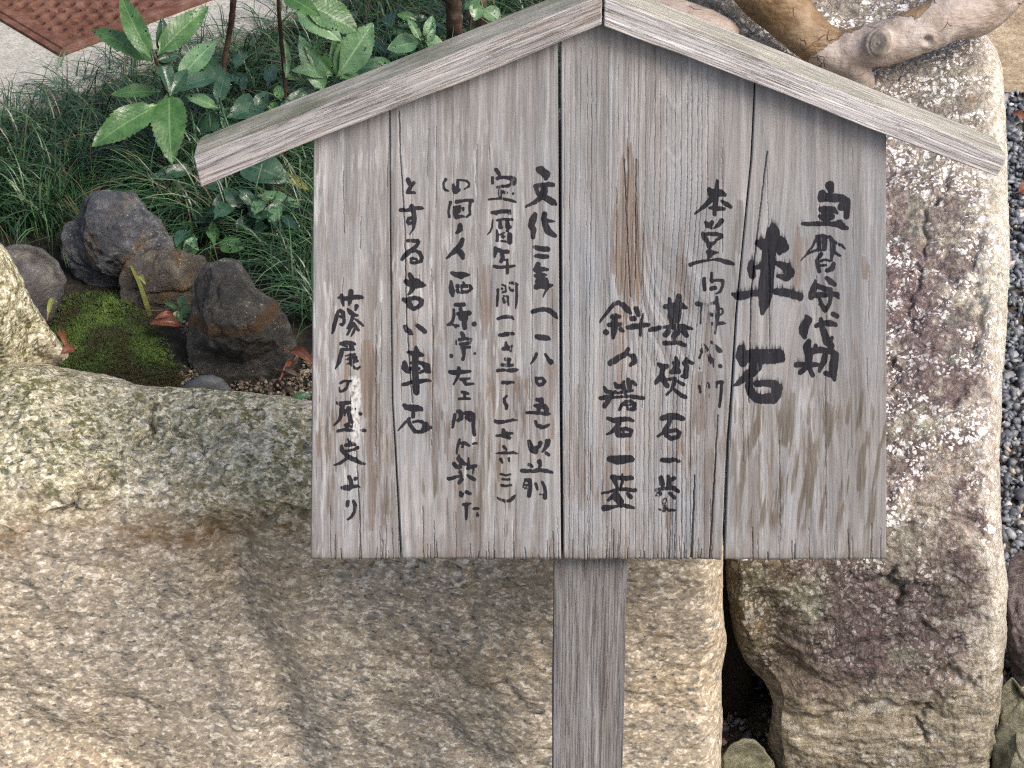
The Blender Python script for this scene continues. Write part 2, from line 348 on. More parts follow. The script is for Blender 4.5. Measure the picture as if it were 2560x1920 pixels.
def mat_leaf(name, c0, c1, rough=.32, trans=.15):
    n = NB(name)
    v = n.coords(src='Generated')
    P = n.tc.outputs['Object']
    f = n.noise(P, 60, 5, .6); t = n.attr('across'); l = n.attr('along')
    c = n.ramp(f, [(.3, c0), (.7, c1)])
    mid = n.mr(t, .07, .02)
    vein = n.mr(n.mth('ABSOLUTE', n.mth('SINE', n.mth('MULTIPLY', n.mth('SUBTRACT', l, n.mth('MULTIPLY', t, .16)), 46.0))), .16, .0)
    c = n.mix(n.mth('MULTIPLY', mid, .6), c, (c1[0] * 2.2, c1[1] * 1.7, c1[2] * 2.0))
    c = n.mix(n.mth('MULTIPLY', vein, .25), c, (c1[0] * 1.8, c1[1] * 1.5, c1[2] * 1.6))
    edge = n.mth('MULTIPLY', n.mr(n.noise(P, 35, 3), .60, .7), n.mr(t, .5, .95))
    c = n.mix(n.mth('MULTIPLY', edge, .5), c, (.22, .24, .06))
    h = n.mth('SUBTRACT', n.mth('MULTIPLY', n.noise(P, 150, 3), .6), n.mth('MULTIPLY', vein, .5))
    m = n.done(c, n.mr(n.noise(P, 45, 4), .35, .65, rough - .12, rough + .22), n.bump(h, .6, .0025), .6)
    n.b.inputs['Subsurface Weight'].default_value = 0.0
    tr = n.n('BsdfTranslucent', {'Color': c})
    mx = n.n('MixShader', {0: trans}); n.t.links.new(n.b.outputs[0], mx.inputs[1]); n.t.links.new(tr.outputs[0], mx.inputs[2])
    n.t.links.new(mx.outputs[0], n.out.inputs[0])
    return m

def mat_tint(name, stops, rough=.5, sc=30, bump=.001, attr='tint'):
    """colour from a per-piece value plus a little noise"""
    n = NB(name); P = n.tc.outputs['Object']
    f = n.mth('ADD', n.attr(attr), n.mth('MULTIPLY', n.mth('SUBTRACT', n.noise(P, sc, 5, .65), .5), .35))
    return n.done(n.ramp(f, stops), rough, n.bump(n.noise(P, sc * 6, 4, .7), .5, bump), .5)

def mat_ground(name, a, b, c_, sc=60, bumpd=.004, grit=True, rough=.9):
    n = NB(name); P = n.tc.outputs['Object']
    f = n.noise(P, sc, 8, .7); g = n.noise(P, sc * .12, 4)
    c = n.ramp(n.mth('ADD', n.mth('MULTIPLY', f, .65), n.mth('MULTIPLY', g, .35)), [(.34, a), (.5, b), (.66, c_)])
    if grit:
        vo = n.voro(P, sc * 6); c = n.mix(.5, c, n.mix(1., c, n.ramp(n.xyz(vo.outputs['Color'])[0], [(0, .55), (1, 1.5)]), 'MULTIPLY'))
    return n.done(c, rough, n.bump(n.noise(P, sc * 3, 7, .75), .7, bumpd), .35)

def mat_driftwood():
    n = NB('bare_branch'); P = n.tc.outputs['Object']
    nz = n.xyz(n.n('NewGeometry').outputs['Normal'])
    f = n.noise(P, 26, 6, .62, .6); g = n.noise(P, 7, 3)
    s = n.noise(n.coords((.25, 1, 1), rot=(0, R(20), 0)), 160, 4)
    pale = n.ramp(n.mth('ADD', n.mth('MULTIPLY', f, .5), n.mth('ADD', n.mth('MULTIPLY', g, .3), n.mth('MULTIPLY', s, .2))), [(.30, (.12, .078, .05)), (.42, (.27, .205, .16)), (.54, (.37, .31, .27)), (.68, (.54, .49, .44))])
    bark = n.ramp(n.mth('ADD', n.mth('MULTIPLY', f, .7), n.mth('MULTIPLY', s, .3)), [(.3, (.10, .052, .018)), (.5, (.20, .125, .06)), (.68, (.33, .25, .16))])
    m = n.attr('bark')
    mm = n.mr(n.mth('ADD', m, n.mth('MULTIPLY', n.mth('SUBTRACT', f, .5), 1.3)), .46, .54)
    c = n.mix(mm, pale, bark)
    line = n.mth('MULTIPLY', n.mr(mm, .02, .3), n.mr(mm, .98, .7))
    c = n.mix(n.mth('MULTIPLY', line, .8), c, (.06, .035, .018))
    ck = n.mr(n.voro(n.n('VectorMath', {0: P, 1: n.n('VectorMath', {0: n.n('TexNoise', {'Vector': P, 'Scale': 25.}).outputs[1], 'Scale': .05}, operation='SCALE').outputs[0]}, operation='ADD').outputs[0], 14, 'DISTANCE_TO_EDGE').outputs['Distance'], .012, .004)
    ck = n.mth('MULTIPLY', ck, n.mr(n.noise(P, 12, 2), .52, .6))
    c = n.mix(n.mth('MULTIPLY', ck, .8), c, (.06, .04, .03))
    h = n.mth('ADD', n.mth('MULTIPLY', n.noise(P, 60, 5, .6), .8), n.mth('ADD', n.mth('MULTIPLY', s, .5), n.mth('MULTIPLY', ck, -1.5)))
    return n.done(c, n.mr(f, .3, .7, .42, .7), n.bump(h, .85, .0045), .5)

M_GRAN = mat_granite('granite'); M_GRAN2 = mat_granite('granite_side', 5.3)
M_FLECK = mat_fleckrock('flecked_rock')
M_PURP = mat_stone('purple_stone', (.03, .022, .025), (.11, .085, .09), (.32, .27, .27), 60)
M_GRSTONE = mat_stone('mossy_stone', (.05, .05, .025), (.19, .18, .12), (.42, .40, .32), 45)
M_DARK = mat_stone('dark_wet_stone', (.016, .018, .023), (.068, .071, .080), (.20, .20, .205), 48, rust=(.13, .085, .042), rough=.34)
M_BROWN = mat_stone('brown_wet_stone', (.02, .018, .015), (.07, .06, .048), (.18, .16, .13), 46, rust=(.13, .078, .03), rough=.38)
M_BAND = mat_stone('banded_stone', (.014, .013, .012), (.048, .044, .038), (.14, .13, .115), 48, rough=.42, lines=True)
M_GREY = mat_stone('grey_smooth_stone', (.03, .027, .027), (.085, .08, .08), (.20, .195, .18), 40, rough=.4)
M_SLATE = mat_stone('slate', (.06, .065, .075), (.085, .09, .10), (.12, .125, .135), 30, rough=.5, bumpd=.001)
M_PLANK = mat_plank()
M_ROOFR = mat_timber('roof_timber_right', 'x', .06, 1.32, 0.05, 1.0)
M_ROOFL = mat_timber('roof_timber_left', 'x', .35, 1.02, .6, 1.0)
M_POST = mat_timber('post_timber', 'z', .18, .56, 0, .75)
M_LEAF = mat_leaf('fresh_leaf', (.030, .092, .026), (.085, .185, .055))
M_LEAFD = mat_leaf('dark_leaf', (.014, .050, .026), (.040, .095, .050), .25)
M_LEAFP = mat_leaf('pale_leaf', (.07, .16, .07), (.15, .27, .13), .30)
M_YELL = mat_leaf('yellow_leaf', (.13, .15, .03), (.26, .27, .07), .35)
M_DRY = mat_leaf('dry_leaf', (.12, .035, .018), (.24, .085, .04), .4)
M_GRASS = mat_tint('grass_blades', [(0, (.13, .085, .045)), (.06, (.09, .06, .03)), (.08, (.006, .018, .007)), (.5, (.028, .076, .026)), (.8, (.10, .18, .07)), (1, (.20, .30, .15))], .34, 12)
M_MOSS = mat_tint('moss', [(0, (.016, .011, .005)), (.3, (.048, .032, .011)), (.5, (.030, .048, .008)), (.8, (.055, .10, .015)), (1, (.12, .18, .03))], .8, 30)
M_GRAVEL = mat_tint('gravel', [(0, (.04, .045, .055)), (.4, (.13, .14, .16)), (.75, (.27, .285, .31)), (.92, (.50, .50, .50)), (1, (.42, .32, .22))], .5, 60)
M_GRIT = mat_tint('grit', [(0, (.05, .035, .022)), (.4, (.14, .10, .065)), (.8, (.30, .24, .17)), (1, (.5, .45, .38))], .6, 60)
M_STEM = mat_ground('stem_bark', (.02, .011, .008), (.055, .030, .020), (.12, .075, .05), 90, .002, False, .6)
M_STEM2 = mat_ground('young_trunk_bark', (.035, .02, .014), (.095, .058, .04), (.18, .13, .10), 70, .002, False, .7)
M_SOIL = mat_ground('bed_soil', (.008, .007, .004), (.022, .018, .011), (.07, .055, .035), 50, .006)
M_EARTH = mat_ground('earth', (.05, .042, .034), (.10, .088, .07), (.17, .15, .12), 30, .006)
M_SAND = mat_ground('sandy_path', (.17, .125, .075), (.34, .26, .17), (.50, .41, .29), 45, .004)
M_CONC = mat_ground('concrete', (.29, .275, .24), (.37, .355, .31), (.45, .43, .38), 55, .0008)
M_RUST = mat_ground('rusty_iron', (.05, .02, .012), (.135, .056, .034), (.21, .125, .09), 45, .0015, False, .75)
M_DRIFT = mat_driftwood()
def mat_cut():
    n = NB('sawn_end'); P = n.tc.outputs['Object']
    c = n.ramp(n.noise(P, 60, 5, .6), [(.3, (.17, .14, .11)), (.5, (.29, .25, .20)), (.7, (.45, .40, .35))])
    return n.done(c, .8, n.bump(n.noise(P, 200, 4), .5, .002), .3)
M_CUT = mat_cut()
def mat_drop():
    n = NB('water_drop'); n.b.inputs['Transmission Weight'].default_value = 1.0; n.b.inputs['IOR'].default_value = 1.33
    return n.done((.95, .97, 1.0), .02)
M_DROP = mat_drop()

# ---------------------------------------------------------------- the setting: ground, bed, paving
def sheet(name, poly, z, mat, thick=0.0, bumps=0.0, kind='structure'):
    pts = [(float(x), float(y)) for x, y in poly]
    V = [(x, y, z) for x, y in pts]; n = len(pts); Fc = [list(range(n))]
    if thick:
        V += [(x, y, z - thick) for x, y in pts]
        Fc += [[i, i + n, (i + 1) % n + n, (i + 1) % n] for i in range(n)] + [list(range(2 * n - 1, n - 1, -1))]
    return tag(mesh_obj(name, V, Fc, mat, smooth=False), kind=kind)
sheet('ground', [(-60, -60), (60, -60), (60, 60), (-60, 60)], 0.0, M_EARTH)
pb = onZ(np.array([2400., 2800.]), np.array([232., 225.]), 0.004)
sheet('path', [(pb[0, 0], pb[0, 1]), (pb[1, 0] + 3, pb[1, 1] - .05), (pb[1, 0] + 3, 9), (-.1, 9), (-.1, pb[0, 1] + .1)], 0.006, M_SAND)

ZB = 0.50
def bed():
    xs = np.arange(-1.6, .36, .014); ys = np.arange(.36, 3.6, .014)
    X, Y = np.meshgrid(xs, ys); P = np.stack([X, Y, X * 0], -1)
    Z = ZB + .012 * fb3(P, 6, 5, 3) + .004 * fb3(P, 60, 2, 5)
    q = topx(np.stack([X, Y, Z], -1))
    # the soil mounds up under the moss
    dx = (q[..., 0] - 300) / 190; dy = (q[..., 1] - 880) / 150
    Z = Z + .020 * np.clip(1 - dx * dx - dy * dy, 0, 1)
    Z = np.where((Y > 3.55) | (X > .33) , ZB - .03, Z)
    P = np.stack([X, Y, Z], -1); nr, nc = X.shape
    V = P.reshape(-1, 3); r = rim(nr, nc); V2 = V[r].copy(); V2[:, 2] = -.02
    k = len(V); m = len(r); a = np.arange(m); b = (a + 1) % m
    Fc = np.concatenate([gridfaces(nr, nc), np.stack([r[a], k + a, k + b, r[b]], -1)])
    tag(mesh_obj('planting_bed', np.concatenate([V, V2]), Fc, M_SOIL), kind='structure')
    return lambda x, y: ZB + .012 * fb3(np.stack([np.asarray(x, float), np.asarray(y, float), 0 * np.asarray(x, float)], -1), 6, 5, 3)
bedz = bed()

ZC = 0.535
cpx = np.array([(-700, 520), (-300, 405), (0, 305), (60, 280), (110, 268), (180, 238), (235, 215), (300, 190), (350, 172), (430, 148), (500, 128), (570, 104), (640, 80), (700, 52), (760, 24), (860, -20), (1000, -75)], float)
cw = onZ(cpx[:, 0] + 5 * np.sin(np.arange(len(cpx)) * 2.1), cpx[:, 1], ZC)
gA = onZ(158., 127., ZC)[:2]; gB = onZ(497., 0., ZC)[:2]; gC = onZ(0., 19., ZC)[:2]
g1 = (gB - gA) / np.linalg.norm(gB - gA); g2 = np.array([-g1[1], g1[0]]); g2 = g2 if g2 @ (gC - gA) > 0 else -g2
GL1, GL2, GO = .62, .46, .0172
gq = [gA + g1 * a + g2 * b for a, b in ((GL1 + GO, GL2 + GO), (GL1 + GO, -GO), (-GO, -GO), (-GO, GL2 + GO))]
cpoly = [(p[0], p[1]) for p in cw] + [(.3, cw[-1, 1] + .3), (.3, 5.0)] + [tuple(q) for q in gq] + [tuple(gq[0]), (.2999, 5.0), (-4, 5.0), (-4, cw[0, 1])]
sheet('concrete_paving', cpoly, ZC, M_CONC, .07)

# rusty grate let into the paving
def grate():
    A = onZ(158., 127., ZC)[:2]; B = onZ(497., 0., ZC)[:2]; C = onZ(0., 19., ZC)[:2]
    e1 = (B - A) / np.linalg.norm(B - A); e2 = np.array([-e1[1], e1[0]])
    if e2 @ (C - A) < 0: e2 = -e2
    root = empty('drain_grate', (A[0], A[1], ZC), (0, 0, math.atan2(e1[1], e1[0])))
    tag(root, 'rusty cast iron drain grate with rows of holes set in pale concrete', 'drain grate')
    sg = 1.0 if (e1[0] * e2[1] - e1[1] * e2[0]) > 0 else -1.0
    L1, L2, st = .62, .46, .0022
    u = np.arange(0, L1 + st, st); v = np.arange(0, L2 + st, st); U, Vv = np.meshgrid(u, v)
    ca, sa = e1[0], e1[1]
    X = U * ca - sg * Vv * sa; Y = U * sa + sg * Vv * ca       # lattice runs with the world axes
    pxx, pyy = .0275, .0240
    j = np.round(Y / pyy); X2 = X + (np.mod(j, 2)) * pxx / 2; i = np.round(X2 / pxx)
    dx = (X2 - i * pxx) / .0088; dy = (Y - j * pyy) / .0082
    d = np.sqrt(dx ** 2 + dy ** 2)
    cu = np.minimum(np.minimum(U, L1 - U), np.minimum(Vv, L2 - Vv))
    hole = sst(1.08, .86, d) * sst(.020, .024, cu)
    ridge = .0012 * np.cos(X / pxx * 2 * math.pi) * sst(.02, .03, cu)
    P3 = np.stack([U, Vv, 0 * U], -1)
    Z = .004 - .022 * hole + ridge + .0006 * fb3(P3, 60, 4, 9) + .001 * sst(.016, .012, cu)
    nr, nc = U.shape
    V = np.stack([U, sg * Vv, Z], -1).reshape(-1, 3); r = rim(nr, nc); V2 = V[r].copy(); V2[:, 2] = -.03
    k = len(V); m = len(r); a = np.arange(m); b = (a + 1) % m
    Fc = np.concatenate([gridfaces(nr, nc), np.stack([r[a], k + a, k + b, r[b]], -1)])
    mesh_obj('perforated_plate', np.concatenate([V, V2]), Fc, M_RUST, root)
    g = .004; w_ = .012
    Vf = []; Ff = []
    for (x0, y0, x1, y1) in ((-g - w_, -g - w_, L1 + g + w_, -g), (-g - w_, L2 + g, L1 + g + w_, L2 + g + w_), (-g - w_, -g, -g, L2 + g), (L1 + g, -g, L1 + g + w_, L2 + g)):
        b0 = len(Vf)
        for zz in (.005, -.03):
            Vf += [(x0, sg * y0, zz), (x1, sg * y0, zz), (x1, sg * y1, zz), (x0, sg * y1, zz)]
        Ff += [[b0, b0 + 1, b0 + 2, b0 + 3]] + [[b0 + q, b0 + 4 + q, b0 + 4 + (q + 1) % 4, b0 + (q + 1) % 4] for q in range(4)]
    mesh_obj('frame', Vf, Ff, M_RUST, root, smooth=False)
grate()

# ---------------------------------------------------------------- rocks
def rock_patch(name, PX, PY, YD, edge, mat, rnd_w, rnd_d, amp, seed, back=.35, label=None, cat='rock', rough=1.0, ridges=None, group=None):
    """PX,PY,YD: grids (pixel, world Y); edge: pixel distance to the silhouette; closed behind by a skirt"""
    e = np.clip(edge / rnd_w, 0, 1)
    P = onY(PX, PY, YD); r = ray(PX, PY); r /= np.linalg.norm(r, axis=-1, keepdims=True)
    P = P + r * (rnd_d * (1 - np.sqrt(np.clip(1 - (1 - e) ** 2, 0, 1))))[..., None]
    du = np.gradient(P, axis=1); dv = np.gradient(P, axis=0); N = np.cross(dv, du)
    N /= np.linalg.norm(N, axis=-1, keepdims=True) + 1e-12
    N = np.where((np.sum(N * r, -1) > 0)[..., None], -N, N)
    Q = P + np.stack([fb3(P, 9, 2, seed + 50), fb3(P, 9, 2, seed + 60), fb3(P, 9, 2, seed + 70)], -1) * .03
    d = amp * (fb3(Q, 7, 5, seed, .5) + .30 * rough * fb3(Q, 45, 4, seed + 9, .6) + .14 * rough * fb3(P * np.array([.7, 1, 1.3]), 170, 3, seed + 19, .6))
    rid = 1 - np.abs(fb3(Q * np.array([.6, 1, 1]), 10, 4, seed + 33, .55)) * 2.5
    d = d - amp * .5 * rough * np.clip(rid, 0, 1) ** 4
    if ridges is not None: d = d + ridges(PX, PY, P)
    d = d * (.25 + .75 * sst(0, .35, e))
    P = P + N * d[..., None]
    nr, nc = PX.shape; V = P.reshape(-1, 3); rr = r.reshape(-1, 3)
    rm = rim(nr, nc); ctr = V[rm].mean(0); rings = [V]; Fc = [gridfaces(nr, nc, 0, False)]
    prev = rm; m = len(rm); off = len(V)
    for s_, inw in ((.02, .0), (.07, .03), (.18, .08), (back, .2), (back + .004, .985)):
        q = V[rm] + rr[rm] * s_; q = q + (ctr + rr[rm].mean(0) * s_ - q) * inw
        q[:, 2] = np.minimum(q[:, 2], V[rm][:, 2] + .003); rings.append(q)
        cur = off + np.arange(m); a = np.arange(m); b = (a + 1) % m
        Fc.append(np.stack([prev[a], cur[a], cur[b], prev[b]], -1)); prev = cur; off += m
    Fall = np.concatenate(Fc); Vall = np.concatenate(rings)
    o = mesh_obj(name, Vall, Fall, mat)
    tag(o, label, cat, group)
    return o

def interp(pts):
    a = np.array(pts, float); o = np.argsort(a[:, 0]); a = a[o]
    return lambda t: np.interp(t, a[:, 0], a[:, 1])
def smooth_interp(pts, n=400):
    f = interp(pts); lo = min(p[0] for p in pts); hi = max(p[0] for p in pts)
    t = np.linspace(lo, hi, n); y = f(t)
    for _ in range(40): y[1:-1] = (y[:-2] + 2 * y[1:-1] + y[2:]) / 4
    return lambda q: np.interp(q, t, y)

def polar(outline, na, nrg):
    o = np.array(outline, float); c = o.mean(0)
    d = np.r_[0, np.cumsum(np.linalg.norm(np.diff(np.r_[o, o[:1]], axis=0), axis=1))]
    s = np.linspace(0, d[-1], na); oo = np.r_[o, o[:1]]
    bx = np.interp(s, d, oo[:, 0]); by = np.interp(s, d, oo[:, 1])
    for _ in range(max(1, na // 60)):
        for b_ in (bx, by):
            t = b_[:-1]; b_[:-1] = (np.roll(t, 1) + 2 * t + np.roll(t, -1)) / 4; b_[-1] = b_[0]
    return c, bx, by
def blob(name, outline, Y, mat, label, cat='stone', amp=.008, seed=1, na=160, nrg=46, depth=.06, slope=0.0, group=None, rough=1.0, parent=None, facets=1.0):
    """rounded stone: silhouette from the outline, domed towards the camera and closed behind"""
    c, bx, by = polar(outline, na, nrg)
    # from the rim inwards (front), and again rim inwards (back)
    c0 = onY(c[0], c[1], Y); sc = F / np.linalg.norm(c0 - CAM)
    rad = max(np.ptp(bx), np.ptp(by)) / 2
    th = np.linspace(0, math.pi, 2 * nrg)                    # 0 front pole, pi/2 rim, pi back pole
    T = np.sin(th)[:, None]; D = -np.cos(th)[:, None]
    PX = c[0] + (bx - c[0])[None, :] * T; PY = c[1] + (by - c[1])[None, :] * T
    Yd = Y + slope * (c[1] - PY) / sc
    P = onY(PX, PY, Yd); r = ray(PX, PY); r /= np.linalg.norm(r, axis=-1, keepdims=True)
    sq = np.sign(D) * np.abs(D) ** .8
    P = P + r * (sq * depth)[..., None]
    C = P.mean((0, 1)); N = P - C; N /= np.linalg.norm(N, axis=-1, keepdims=True)
    # flat cleavage faces
    rk = np.random.RandomState(seed); U = P - C; sc_ = np.array([rad / sc, depth * 1.1, rad / sc])
    Un = U / sc_
    for k in range(int(26 * facets)):
        nv = rk.normal(0, 1, 3); nv[1] = -abs(nv[1]) * 1.2; nv /= np.linalg.norm(nv); h_ = rk.uniform(.58, .86)
        ex = Un @ nv - h_; Un = Un - np.where(ex > 0, ex * .88, 0)[..., None] * nv * sst(.05, .45, np.abs(D))[..., None]
    P = C + Un * sc_
    d = amp * (fb3(P, 12, 5, seed, .55) * .8 + .3 * rough * fb3(P, 80, 4, seed + 5, .6))
    rid = 1 - np.abs(fb3(P, 18, 4, seed + 33, .55)) * 2.5; d = d - amp * .5 * rough * np.clip(rid, 0, 1) ** 4
    P = P + N * d[..., None]
    P[:, -1] = P[:, 0]; P[0] = P[0].mean(0); P[-1] = P[-1].mean(0)
    nr, nc = PX.shape
    o = mesh_obj(name, P.reshape(-1, 3), gridfaces(nr, nc), mat)
    return tag(o, label, cat, group)

# left granite boulder (front face below the brow, mossy top above it)
def left_boulder():
    top = smooth_interp([(-400, 900), (0, 895), (90, 905), (185, 922), (215, 928), (262, 930), (310, 945), (345, 964), (365, 963), (420, 968), (520, 974), (600, 980), (690, 988), (780, 1002), (900, 1010), (1200, 1030), (1500, 1060), (1700, 1080), (1830, 1110)])
    right = smooth_interp([(900, 1790), (1100, 1800), (1400, 1808), (1500, 1808), (1550, 1813), (1590, 1818), (1620, 1818), (1660, 1808), (1700, 1803), (1750, 1804), (1800, 1806), (1850, 1802), (1920, 1805), (2060, 1800)])
    YP = smooth_interp([(880, .52), (960, .40), (1050, .315), (1150, .235), (1230, .185), (1300, .165), (1400, .160), (1600, .150), (1800, .135), (2080, .11)])
    nc, nr = 560, 330
    u = np.linspace(0, 1, nc)[None, :]; v = np.linspace(0, 1, nr)[:, None]
    px = -330 + u * (1810 + 330) + 0 * v
    py = top(px) + v * (2060 - top(px))
    R_ = right(py); px = -330 + u * (R_ + 330)
    py = top(px) + v * (2060 - top(px))
    shift = 30 * np.sin(px / 260.) + 25 * np.sin(px / 97. + 1)
    Y = YP(py + shift + 30 * sst(900, 1700, px) * 2) + .02 * np.sin(px / 330.)
    edge = np.minimum(np.minimum((py - top(px)) * 1.6, R_ - px), 400)
    def ridges(PX, PY, P):
        # the long diagonal groove across the face, two hollows, the notch of dark cracks in the top
        d = 0
        def groove(x0, y0, x1, y1, w_, dep):
            ax, ay = x1 - x0, y1 - y0; L = math.hypot(ax, ay)
            t = ((PX - x0) * ax + (PY - y0) * ay) / L / L; dd = ((PX - x0) * ay - (PY - y0) * ax) / L + 14 * np.sin(t * 9 + x0)
            return -dep * np.exp(-(dd / w_) ** 2) * sst(-.15, .1, t) * sst(1.15, .9, t)
        d = groove(545, 1330, 735, 1880, 66, .024) + groove(735, 1880, 800, 2100, 70, .018)
        d = d + groove(1100, 1800, 1280, 1990, 70, .006) + groove(-40, 1770, 380, 1940, 70, .014)
        d = d + groove(930, 1740, 1230, 1900, 28, .006) + groove(250, 1200, 130, 1300, 9, .020) + groove(395, 1000, 352, 1105, 9, .026) + groove(300, 1180, 200, 1195, 7, .014) + groove(640, 1290, 760, 1270, 9, .012) + groove(60, 1060, 260, 1085, 7, .010) + groove(420, 1060, 520, 1120, 8, .010)
        d = d + groove(1050, 1570, 1090, 1690, 10, .006) + groove(1090, 1690, 1280, 1730, 12, .006) + groove(860, 1420, 1000, 1425, 12, .010)
        d = d + groove(1195, 1420, 1175, 1560, 14, .006) + groove(40, 1250, 300, 1290, 22, .008) + groove(500, 1330, 620, 1400, 22, .008)
        up = sst(1330, 1150, PY)
        d = d + up * .006 * fb3(P, 60, 4, 77, .65) + up * .004 * fb3(P, 150, 3, 78)
        return d
    rock_patch('granite_boulder', px, py, Y, edge, M_GRAN, 60, .09, .012, 4, .45,
               'broad tan granite boulder with lichen-crusted top filling the lower left behind the post', 'boulder', .6, ridges)
left_boulder()

def hump():
    out = [(-60, 560), (0, 605), (30, 655), (60, 705), (100, 775), (150, 858), (180, 905), (192, 940), (120, 985), (0, 1000), (-150, 1010), (-350, 1000), (-420, 800), (-300, 560), (-160, 500)]
    blob('pale_boulder', out, .56, M_GRAN2, 'pale granite boulder rising at the left edge beside the moss', 'boulder', .012, 8, 420, 110, .16, facets=.25)
hump()

def right_boulder():
    left = smooth_interp([(-200, 1700), (100, 1730), (300, 1790), (1300, 1818), (1400, 1822), (1480, 1826), (1560, 1838), (1640, 1858), (1690, 1880), (1712, 1918), (1740, 1934), (1790, 1930), (1850, 1916), (1900, 1935), (2060, 1960)])
    right = smooth_interp([(-200, 2240), (-60, 2320), (20, 2385), (70, 2450), (110, 2490), (160, 2506), (250, 2512), (430, 2522), (600, 2528), (800, 2520), (950, 2508), (1100, 2502), (1250, 2500), (1350, 2505), (1450, 2520), (1560, 2518), (1680, 2510), (1760, 2503), (1860, 2483), (1920, 2470), (2060, 2440)])
    YP = smooth_interp([(-200, 1.36), (0, 1.16), (250, .95), (500, .76), (800, .55), (1050, .40), (1250, .30), (1400, .255), (1600, .225), (1800, .20), (2060, .17)])
    nc, nr = 300, 640
    u = np.linspace(0, 1, nc)[None, :]; v = np.linspace(0, 1, nr)[:, None]
    py = -150 + v * 2210 + 0 * u
    L_, R_ = left(py), right(py); L_ = L_ - 12; px = L_ + u * (R_ - L_)
    Y = YP(py + 25 * np.sin(px / 120.))
    edge = np.minimum(np.minimum(R_ - px, (px - L_) * 1.0), (py + 150) * 1.5)
    def ridges(PX, PY, P):
        d = 0
        def groove(x0, y0, x1, y1, w_, dep):
            ax, ay = x1 - x0, y1 - y0; L = math.hypot(ax, ay)
            t = ((PX - x0) * ax + (PY - y0) * ay) / L / L; dd = ((PX - x0) * ay - (PY - y0) * ax) / L + 12 * np.sin(t * 8 + x0) + 5 * np.sin(t * 31)
            return -dep * np.exp(-(dd / w_) ** 2) * sst(-.1, .1, t) * sst(1.1, .9, t)
        d = groove(2360, 430, 2290, 640, 7, .008) + groove(2290, 640, 2275, 840, 7, .007) + groove(2220, 880, 2250, 1010, 7, .006)
        d = d + groove(2230, 1420, 2250, 1520, 9, .012) + groove(2450, 560, 2440, 900, 14, .010)
        d = d + groove(1900, 1480, 1990, 1720, 40, .018) + groove(2320, 1680, 2450, 1700, 12, .008) + groove(2310, 1760, 2300, 1850, 8, .010)
        d = d + groove(1960, 1800, 2300, 1760, 10, .010) - .03 * sst(2010, 1900, PX) * sst(1600, 1720, PY) + .010 * sst(1790, 1840, PY)
        return d + .005 * fb3(P, 60, 4, 97, .65)
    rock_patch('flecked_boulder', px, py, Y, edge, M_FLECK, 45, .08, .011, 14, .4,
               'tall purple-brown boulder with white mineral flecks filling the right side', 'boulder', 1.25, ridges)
right_boulder()

blob('gap_stone', [(1806, 1890), (1826, 1862), (1855, 1846), (1885, 1850), (1910, 1870), (1932, 1905), (1950, 1960), (1940, 2050), (1800, 2050), (1790, 1960)], .20, M_GRSTONE,
     'small rounded mossy stone at the bottom of the gap between the boulders', amp=.006, seed=21, depth=.06)
tag(bpy.data.objects['gap_stone'], cat='stone'); bpy.data.objects['gap_stone'].name = 'rounded_stone'
blob('purple_stone', [(2524, 1400), (2560, 1375), (2640, 1380), (2720, 1450), (2730, 1600), (2680, 1740), (2600, 1760), (2552, 1740), (2528, 1690), (2514, 1600), (2514, 1480)], .43, M_PURP,
     'dark purple stone at the right edge beside the tall boulder', amp=.008, seed=22, depth=.08)
blob('mossy_stone', [(2496, 1730), (2530, 1690), (2570, 1740), (2640, 1770), (2660, 1860), (2580, 1880), (2510, 1850), (2490, 1790)], .32, M_GRSTONE,
     'small greenish stone wedged under the dark purple stone', amp=.008, seed=23, depth=.07)
blob('mossy_stone', [(2476, 1850), (2500, 1800), (2560, 1810), (2660, 1850), (2680, 1960), (2600, 2040), (2500, 2020), (2478, 1930)], .22, M_GRSTONE,
     'grey-green stone in the bottom right corner of the view', amp=.008, seed=24, depth=.07)

# stones in the planting bed
blob('dark_stone', [(148, 590), (158, 556), (203, 526), (205, 494), (235, 474), (285, 469), (338, 476), (368, 512), (402, 548), (425, 590), (448, 636), (450, 690), (400, 740), (330, 755), (250, 735), (185, 700), (148, 645)], .80, M_DARK,
     'tall dark blue-grey stone with orange patches beside the grass', amp=.012, seed=31, depth=.08, slope=.45, na=240, nrg=80)
blob('brown_stone', [(290, 700), (312, 648), (370, 628), (440, 626), (510, 640), (524, 668), (510, 720), (495, 780), (440, 800), (365, 792), (300, 750)], .715, M_BROWN,
     'low brown rusty stone between the dark stone and the banded stone', amp=.009, seed=32, depth=.05, slope=.5, na=200, nrg=50)
blob('banded_stone', [(486, 705), (512, 662), (556, 645), (598, 650), (622, 690), (640, 718), (690, 752), (722, 800), (742, 860), (748, 905), (728, 938), (660, 950), (560, 955), (492, 950), (466, 900), (464, 840), (478, 770)], .565, M_BAND,
     'dark stone crossed by an orange-brown band left of the sign board', amp=.008, seed=33, depth=.07, slope=.55, na=260, nrg=70)
blob('grey_stone', [(-20, 625), (50, 607), (105, 620), (148, 652), (168, 700), (160, 745), (135, 800), (60, 850), (-40, 850), (-80, 740)], .66, M_GREY,
     'smooth grey stone partly behind the pale boulder at the left edge', amp=.007, seed=34, depth=.09, slope=.4, rough=.6, facets=.4)
blob('slate_stone', [(448, 975), (470, 955), (500, 938), (530, 936), (556, 945), (580, 972), (592, 1000), (560, 1030), (480, 1030), (446, 1005)], .485, M_SLATE,
     'smooth blue-grey slate pebble behind the boulder edge', amp=.002, seed=35, depth=.03, rough=.4, facets=0)

